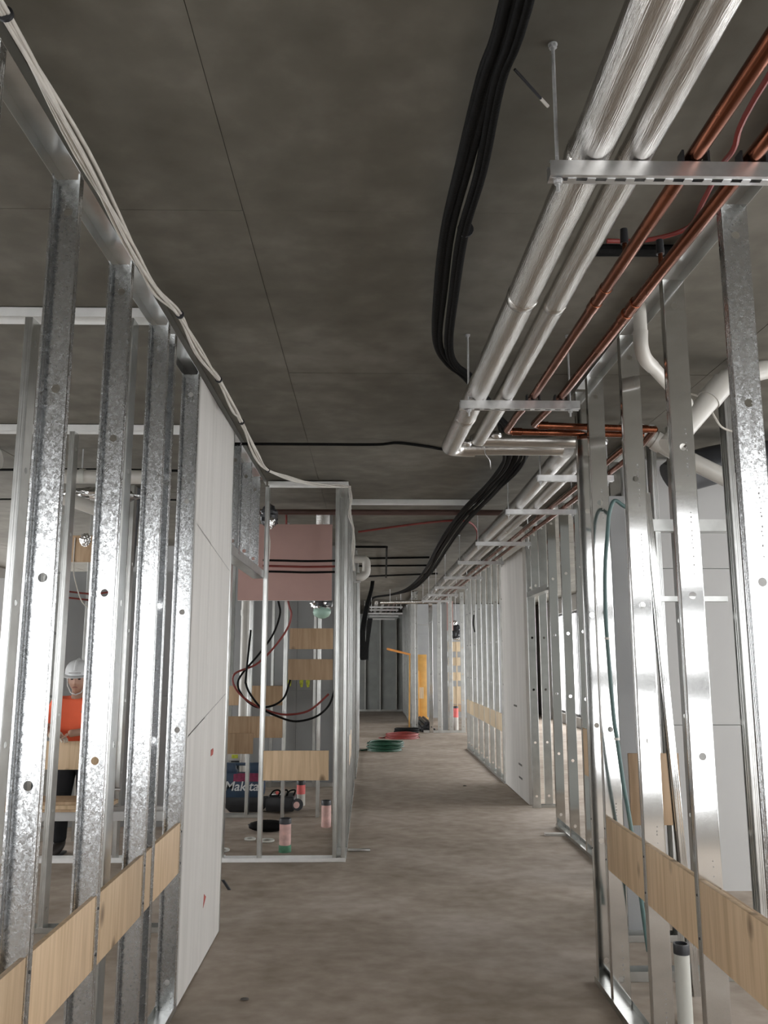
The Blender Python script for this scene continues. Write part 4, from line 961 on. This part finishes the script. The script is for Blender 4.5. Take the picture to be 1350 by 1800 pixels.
# ================================================================== CORRIDOR FAR PROPS
def coil(x, y, r, n, mk, label, seed, h=.012, turns=6):
    q = random.Random(seed); t = thing('hose_coil', label, 'coil', (x, y, 0))
    for k in range(turns):
        rr = r * (1 - .05 * (k % 3)) * q.uniform(.94, 1.03); z = .014 + .024 * k * .8
        pts = [(x + q.uniform(-.01, .01) + rr * math.cos(a) * 1.0 + .02 * k * .2, y + rr * math.sin(a) * 1.0, z + .006 * math.sin(3 * a + k)) for a in [2 * math.pi * i / 28 for i in range(29)]]
        part('loop', B().tube(pts, h, 8, False), M[mk], t)
    part('tail', B().tube(bez([(x - r, y, .014), (x - r * 1.25, y - r * .3, .013), (x - r * 1.35, y - r * .1, .013)], 5), h, 8), M[mk], t)
    return t
coil(.30, 16.3, .33, 6, 'greencable', 'dark green hose coil lying on the corridor floor', 1, .015, 8)
coil(.72, 18.75, .36, 6, 'redcable', 'red hose coil on the floor behind the green one', 2, .014, 5)
coil(.84, 19.48, .27, 6, 'black', 'black cable coil lying at the back of the red coil', 3, .018, 7)
pile = [(0, 0, 'left'), (1, 0, 'second'), (2, 0, 'third'), (3, 0, 'right'), (.5, 1, 'left'), (1.5, 1, 'middle'), (2.5, 1, 'right'), (1, 2, 'left'), (2, 2, 'right')]
for k, (c, row, w) in enumerate(pile):
    single('black_pipe', B().tube([(1.265 + .087 * c, 20.24 - .02 * (k % 3), .043 + .076 * row), (1.265 + .087 * c - .03, 22.2, .043 + .076 * row)], .042, 14), M['blackpl'], '%s black pipe in the %s row of the pile behind the far cross frame' % (w, ['bottom', 'middle', 'top'][row]), 'pipe', 'pile of black pipes')
yl = thing('lift', 'yellow upright lift behind the far studs with an orange arm', 'lift', (1.45, 23.45, 0))
part('mast', B().box(1.33, 1.59, 23.4, 23.52, .12, 1.80), M['yellow'], yl, bevel=.01)
part('inner_mast', B().box(1.30, 1.38, 23.34, 23.40, .12, 1.36), M['yellow'], yl, bevel=.006)
part('base', B().box(1.28, 1.62, 23.25, 23.7, .03, .13), M['yellow'], yl, bevel=.01)
for x in (1.31, 1.58): part('wheel', B().tube([(x - .02, 23.4, .05), (x + .02, 23.4, .05)], .05, 14), M['blackpl'], yl)
part('label_plate', B().box(1.38, 1.50, 23.39, 23.4, .62, .92), M['ply_pale'], yl)
ar = thing('timber_arm', 'orange batten poking into the corridor near its end', 'batten', (.9, 21.6, 1.8))
part('batten', B().obox((.46, 21.6, 1.935), (1.06, 21.6, 1.79), (0, .06, 0), (0.01, 0, .05)), M['orange_arm'], ar)
part('post', B().obox((1.04, 21.6, 1.80), (1.02, 21.6, .0), (.035, 0, 0), (0, .035, 0)), M['yellow'], ar)
# stack of plywood noggins in the far opening
pfz = thing('ladder_frame', 'far steel frame carrying pale plywood backing strips one above another', 'wall frame', (2.1, 20.9, 0))
for x in (1.95, 2.36): stud(pfz, x, 21.0, 'left', mk='galv_far', detail=False)
for k, (z0, z1) in enumerate(((1.86, 2.10), (1.52, 1.72), (1.16, 1.36), (.60, 1.02))): ply(pfz, 1.955, 2.35, 20.97, 20.99, z0, z1, 'ply_pale')
ply(pfz, 1.955, 2.35, 20.97, 20.99, .42, .585, 'ply_brown')
b = B(); b.prism([(2.15, .42), (2.18, .42), (2.18, 2.1), (2.15, 2.1)], .012, 'y', 20.955); part('strip', b, M['ply_pale'], pfz)
fz = thing('flexible_duct', 'small black and foil duct end above the far plywood strips', 'duct', (2.12, 20.4, 2.3))
part('duct', bumpy((2.10, 20.5, 2.33), (.13, .1, .17), 21), M['blackpl'], fz, sharp=10); part('foil', bumpy((2.08, 20.5, 2.52), (.06, .05, .08), 22), M['foil_crumple'], fz, sharp=10); part('foil', bumpy((2.14, 20.46, 2.16), (.1, .05, .03), 23), M['foil_crumple'], fz, sharp=10)
part('wire', B().tube([(2.1, 20.5, 2.5), (2.1, 20.5, 3.3)], .006, 6), M['rod'], fz)
single('cable', B().tube(bez([(1.50, 11.9, 2.05), (1.84, 14.8, 2.45), (1.83, 14.82, 2.3), (1.85, 14.8, 2.15)][1:], 6), .012, 8), M['black'], 'short black cable tail hanging on the far right wall', 'cable')

# floor debris
rngd = random.Random(9)
for k, (x, y, lab) in enumerate(((-.62, 4.62, 'small dark chip on the floor near the white boards'), (-.72, 4.28, 'tiny dark crumb on the floor by the white boards'), (1.30, 11.8, 'dark crumb on the floor at the right white board'))):
    single('debris', bumpy((x, y, .006), (.022, .012, .006), 30 + k, 10, 6), M['darkmark'], lab, 'debris', sharp=10)
single('offcut', B().box(1.72, 1.93, 8.55, 8.62, .0, .022), M['dust'], 'pale strip offcut on the floor at the foot of the right studs', 'offcut', bevel=.002)
single('offcut', B().box(-.18, .02, 7.92, 7.96, .0, .02), M['galv_far'], 'short steel offcut on the floor beside the corner post', 'offcut', bevel=.002)
single('bolt', B().obox((-.93, 5.74, .30), (-.88, 5.70, .25), (.018, 0, 0), (0, .018, 0)), M['blackpl'], 'black bracket stub sticking out behind the white boards', 'bracket')

# ================================================================== THE WORKER
def skinned(name, chains, sub=2):
    """chains: lists of (point, radius); points shared between chains join up; returns a mesh"""
    me = bpy.data.meshes.new(name); vs = []; es = []; rad = []; idx = {}
    for ch in chains:
        prev = None
        for p, r in ch:
            k = tuple(round(c, 4) for c in p)
            if k not in idx: idx[k] = len(vs); vs.append(k); rad.append(r)
            i = idx[k]
            if prev is not None: es.append((prev, i))
            prev = i
    me.from_pydata(vs, es, [])
    o = bpy.data.objects.new(name, me); COL.objects.link(o)
    m = o.modifiers.new('skin', 'SKIN'); m.use_smooth_shade = True
    for i, r in enumerate(rad):
        rr_ = r if isinstance(r, tuple) else (r, r)
        me.skin_vertices[0].data[i].radius = rr_
        me.skin_vertices[0].data[i].use_root = (i == 0)
    s = o.modifiers.new('sub', 'SUBSURF'); s.levels = sub; s.render_levels = sub
    bpy.context.view_layer.update()
    out = bpy.data.meshes.new_from_object(o.evaluated_get(bpy.context.evaluated_depsgraph_get()))
    bpy.data.objects.remove(o); return out
def to_part(me, name, mk, parent, extra=None):
    b = B(); b.add([tuple(v.co) for v in me.vertices], [tuple(p.vertices) for p in me.polygons])
    if extra: b.add(extra.v, extra.f)
    return part(name, b, M[mk], parent, sharp=80) if parent is not None else b

MX, MY = -2.605, 7.84
def q(x, y, z): return (MX + x, MY + y, z)
pel = (q(0, .01, .86), (.13, .09)); wai = (q(0, 0, 1.02), (.11, .08)); che = (q(0, -.03, 1.21), (.11, .075)); nb = (q(0, -.055, 1.345), (.06, .055)); nk = (q(0, -.085, 1.42), .055); hd_ = (q(.005, -.10, 1.47), .055)
shR, elR, wrR, haR = (q(-.185, -.05, 1.30), .068), (q(-.255, -.10, 1.075), .045), (q(-.10, -.30, 1.035), .031), (q(-.055, -.345, 1.035), (.040, .022))
shL, elL, wrL, haL = (q(.185, -.05, 1.30), .068), (q(.265, -.12, 1.09), .045), (q(.07, -.31, 1.065), .031), (q(.02, -.345, 1.06), (.040, .022))
hR, kR, aR = (q(-.095, .01, .80), .09), (q(-.11, -.03, .46), .056), (q(-.115, .02, .10), .040)
hL, kL, aL = (q(.095, .01, .80), .09), (q(.11, -.02, .46), .056), (q(.12, .03, .10), .040)
body = skinned('body', [[pel, wai, che, nb, nk, hd_], [che, shR, elR, wrR, haR], [che, shL, elL, wrL, haL], [pel, hR, kR, aR], [pel, hL, kL, aL]])
bb = to_part(body, '', 'skin', None)
# head with brow, sockets, cheeks, chin, nose and ears
hb = B(); hb.ellipsoid((0, 0, 0), (.076, .096, .118), 32, 24)
nv = []
for x, y, z in hb.v:
    if z < -.02: k = 1 - .34 * min(1, (-z - .02) / .10); x *= k; y = y * (1 - .18 * min(1, (-z - .02) / .10)) - (.012 if y < 0 else 0) * min(1, (-z) / .1)
    f = max(0, -y / .096)
    if f > .5:
        y -= .022 * math.exp(-(x / .013) ** 2 - ((z + .012) / .03) ** 2) + .010 * math.exp(-(x / .018) ** 2 - ((z + .03) / .014) ** 2)
        for s in (-1, 1): y += .013 * math.exp(-((x - s * .031) / .018) ** 2 - ((z - .012) / .014) ** 2)
        y -= .006 * math.exp(-(x / .05) ** 2 - ((z - .034) / .012) ** 2)
        y -= .007 * math.exp(-(x / .022) ** 2 - ((z + .058) / .010) ** 2) + .008 * math.exp(-(x / .02) ** 2 - ((z + .092) / .016) ** 2)
    nv.append((x, y, z))
hb.v = nv
for s in (-1, 1): hb.ellipsoid((s * .077, .012, -.005), (.012, .022, .032), 12, 8)
HM = Matrix.Translation(q(.005, -.125, 1.515)) @ Matrix.Rotation(R(8), 4, 'Z') @ Matrix.Rotation(R(6), 4, 'X')
T_ = lambda b: setattr(b, 'v', [tuple(HM @ Vector(p)) for p in b.v]) or b
T_(hb); bb.add(hb.v, hb.f)
def hand(b, wrist, fwd, side, up=(0, 0, 1)):
    w, f, s, u = Vector(wrist), Vector(fwd).normalized(), Vector(side).normalized(), Vector(up)
    for k, (o, ln) in enumerate(((-.03, .062), (-.01, .072), (.01, .067), (.028, .052))):
        a = w + f * .055 + s * o
        b.tube([a, a + f * ln * .4 - u * .004, a + f * ln * .75 - u * .016, a + f * ln * .95 - u * .032], [.0095, .009, .0085, .006], 8)
    a = w + f * .015 - s * .035
    b.tube([a, a - s * .02 + f * .025 - u * .01, a - s * .022 + f * .055 - u * .022], [.012, .0105, .007], 8)
hand(bb, haL[0], (-.6, -.55, -.08), (-.5, .6, 0))
man = part('person', bb, M['skin'], None, loc=(MX, MY, 0), sharp=80)
tag(man, 'person in orange shirt and white hard hat leaning forward in the left room', 'person')
shirt = skinned('shirt', [[(q(0, .01, .90), (.168, .128)), (wai[0], (.158, .128)), (che[0], (.182, .137)), (q(0, -.055, 1.335), (.098, .09)), (q(0, -.075, 1.375), (.07, .068))], [(che[0], .18), (shR[0], .09), (q(-.228, -.08, 1.17), .075), (q(-.24, -.09, 1.12), .074)], [(che[0], .18), (shL[0], .09), (q(.232, -.085, 1.17), .075), (q(.245, -.10, 1.13), .074)]])
to_part(shirt, 'shirt', 'hivis', man)
part('chest_emblem', B().ellipsoid(q(.085, -.178, 1.235), (.014, .004, .012), 12, 8), M['darkmark'], man)
trs = skinned('trousers', [[(q(0, .01, .94), (.16, .122)), (pel[0], (.168, .128)), (hR[0], .118), (kR[0], .085), (q(-.115, 0, .15), .068), (q(-.115, 0, .10), .068)], [(pel[0], .15), (hL[0], .118), (kL[0], .085), (q(.12, .02, .15), .068), (q(.12, .02, .10), .068)]])
to_part(trs, 'trousers', 'cloth', man)
for s, dx in ((-1, 0), (1, .005)):
    bo = skinned('boot', [[(q(s * .117 + dx, .035, .16), .058), (q(s * .117 + dx, .03, .08), (.058, .062)), (q(s * .122 + dx, -.05, .052), (.054, .052)), (q(s * .135 + dx, -.13, .042), (.054, .042)), (q(s * .14 + dx, -.165, .038), (.046, .036))]])
    ob = to_part(bo, 'boot', 'boot', man)
    part('boot_sole', B().prism([(MX + s * .117 + dx + a, MY + c) for a, c in ((-.05, .085), (.05, .085), (.056, -.02), (s * .02 + .056, -.14), (s * .02 + .03, -.20), (s * .02 - .03, -.20), (s * .02 - .056, -.14), (-.056, -.02))], .022, 'z', 0.0), M['blackpl'], ob, bevel=.004)
gl = B(); gl.tube([Vector(wrR[0]).lerp(Vector(elR[0]), .22), wrR[0], haR[0], Vector(haR[0]) + Vector((.012, -.018, 0))], [.040, .042, .046, .035], 14)
hand(gl, haR[0], (.6, -.5, -.05), (.5, .6, 0)); part('glove', gl, M['glove'], man, sharp=70)
ey = B()
for s in (-1, 1): ey.ellipsoid((s * .031, -.083, .012), (.013, .008, .008), 12, 8)
part('eye', T_(ey), M['eye'], man)
part('mouth', T_(B().ellipsoid((0, -.104, -.058), (.024, .007, .007), 14, 8)), M['lip'], man)
hr = B(); hr.lathe([(.080, -.035), (.083, .0), (.083, .05)], (0, 0, 0), 24); hr.v = [(x, y * 1.22 + .012, z) for x, y, z in hr.v]; hr.f = [f for f in hr.f if len(f) == 4 and min(hr.v[i][1] for i in f) > -.03]
hb2 = B(); hb2.add(hr.v, hr.f)
for s in (-1, 1): hb2.ellipsoid((s * .031, -.092, .034), (.018, .006, .005), 10, 6)
part('hair', T_(hb2), M['hair'], man)
ht = B(); ht.lathe([(.106, .045), (.107, .06), (.104, .09), (.093, .125), (.070, .152), (.038, .168), (0, .173)], (0, 0, 0), 32)
ht.v = [(x, y * 1.22, z) for x, y, z in ht.v]
hat = part('hard_hat', T_(ht), M['hat'], man, sharp=50)
br = B(); br.lathe([(.104, .044), (.126, .040), (.127, .046), (.106, .054)], (0, 0, 0), 32)
br.v = [(x, (y * 1.25 if y > 0 else y * 1.48), z - (.010 * max(0, -y / .12))) for x, y, z in br.v]
part('brim', T_(br), M['hat'], hat, sharp=50)
rg = B(); rg.tube([(0, -.125, .085), (0, -.10, .135), (0, -.05, .166), (0, .03, .176), (0, .10, .140), (0, .128, .08)], .014, 10); part('ridge', T_(rg), M['hat'], hat, sharp=60)
part('vent_slot', T_(B().box(-.05, .05, -.137, -.125, .068, .074)), M['greymark'], hat)
cs = B()
for s in (-1, 1): cs.tube([(s * .085, -.01, .045), (s * .078, -.025, -.05), (s * .045, -.05, -.11), (0, -.06, -.128)], .005, 8)
part('chin_strap', T_(cs), M['hat'], man)
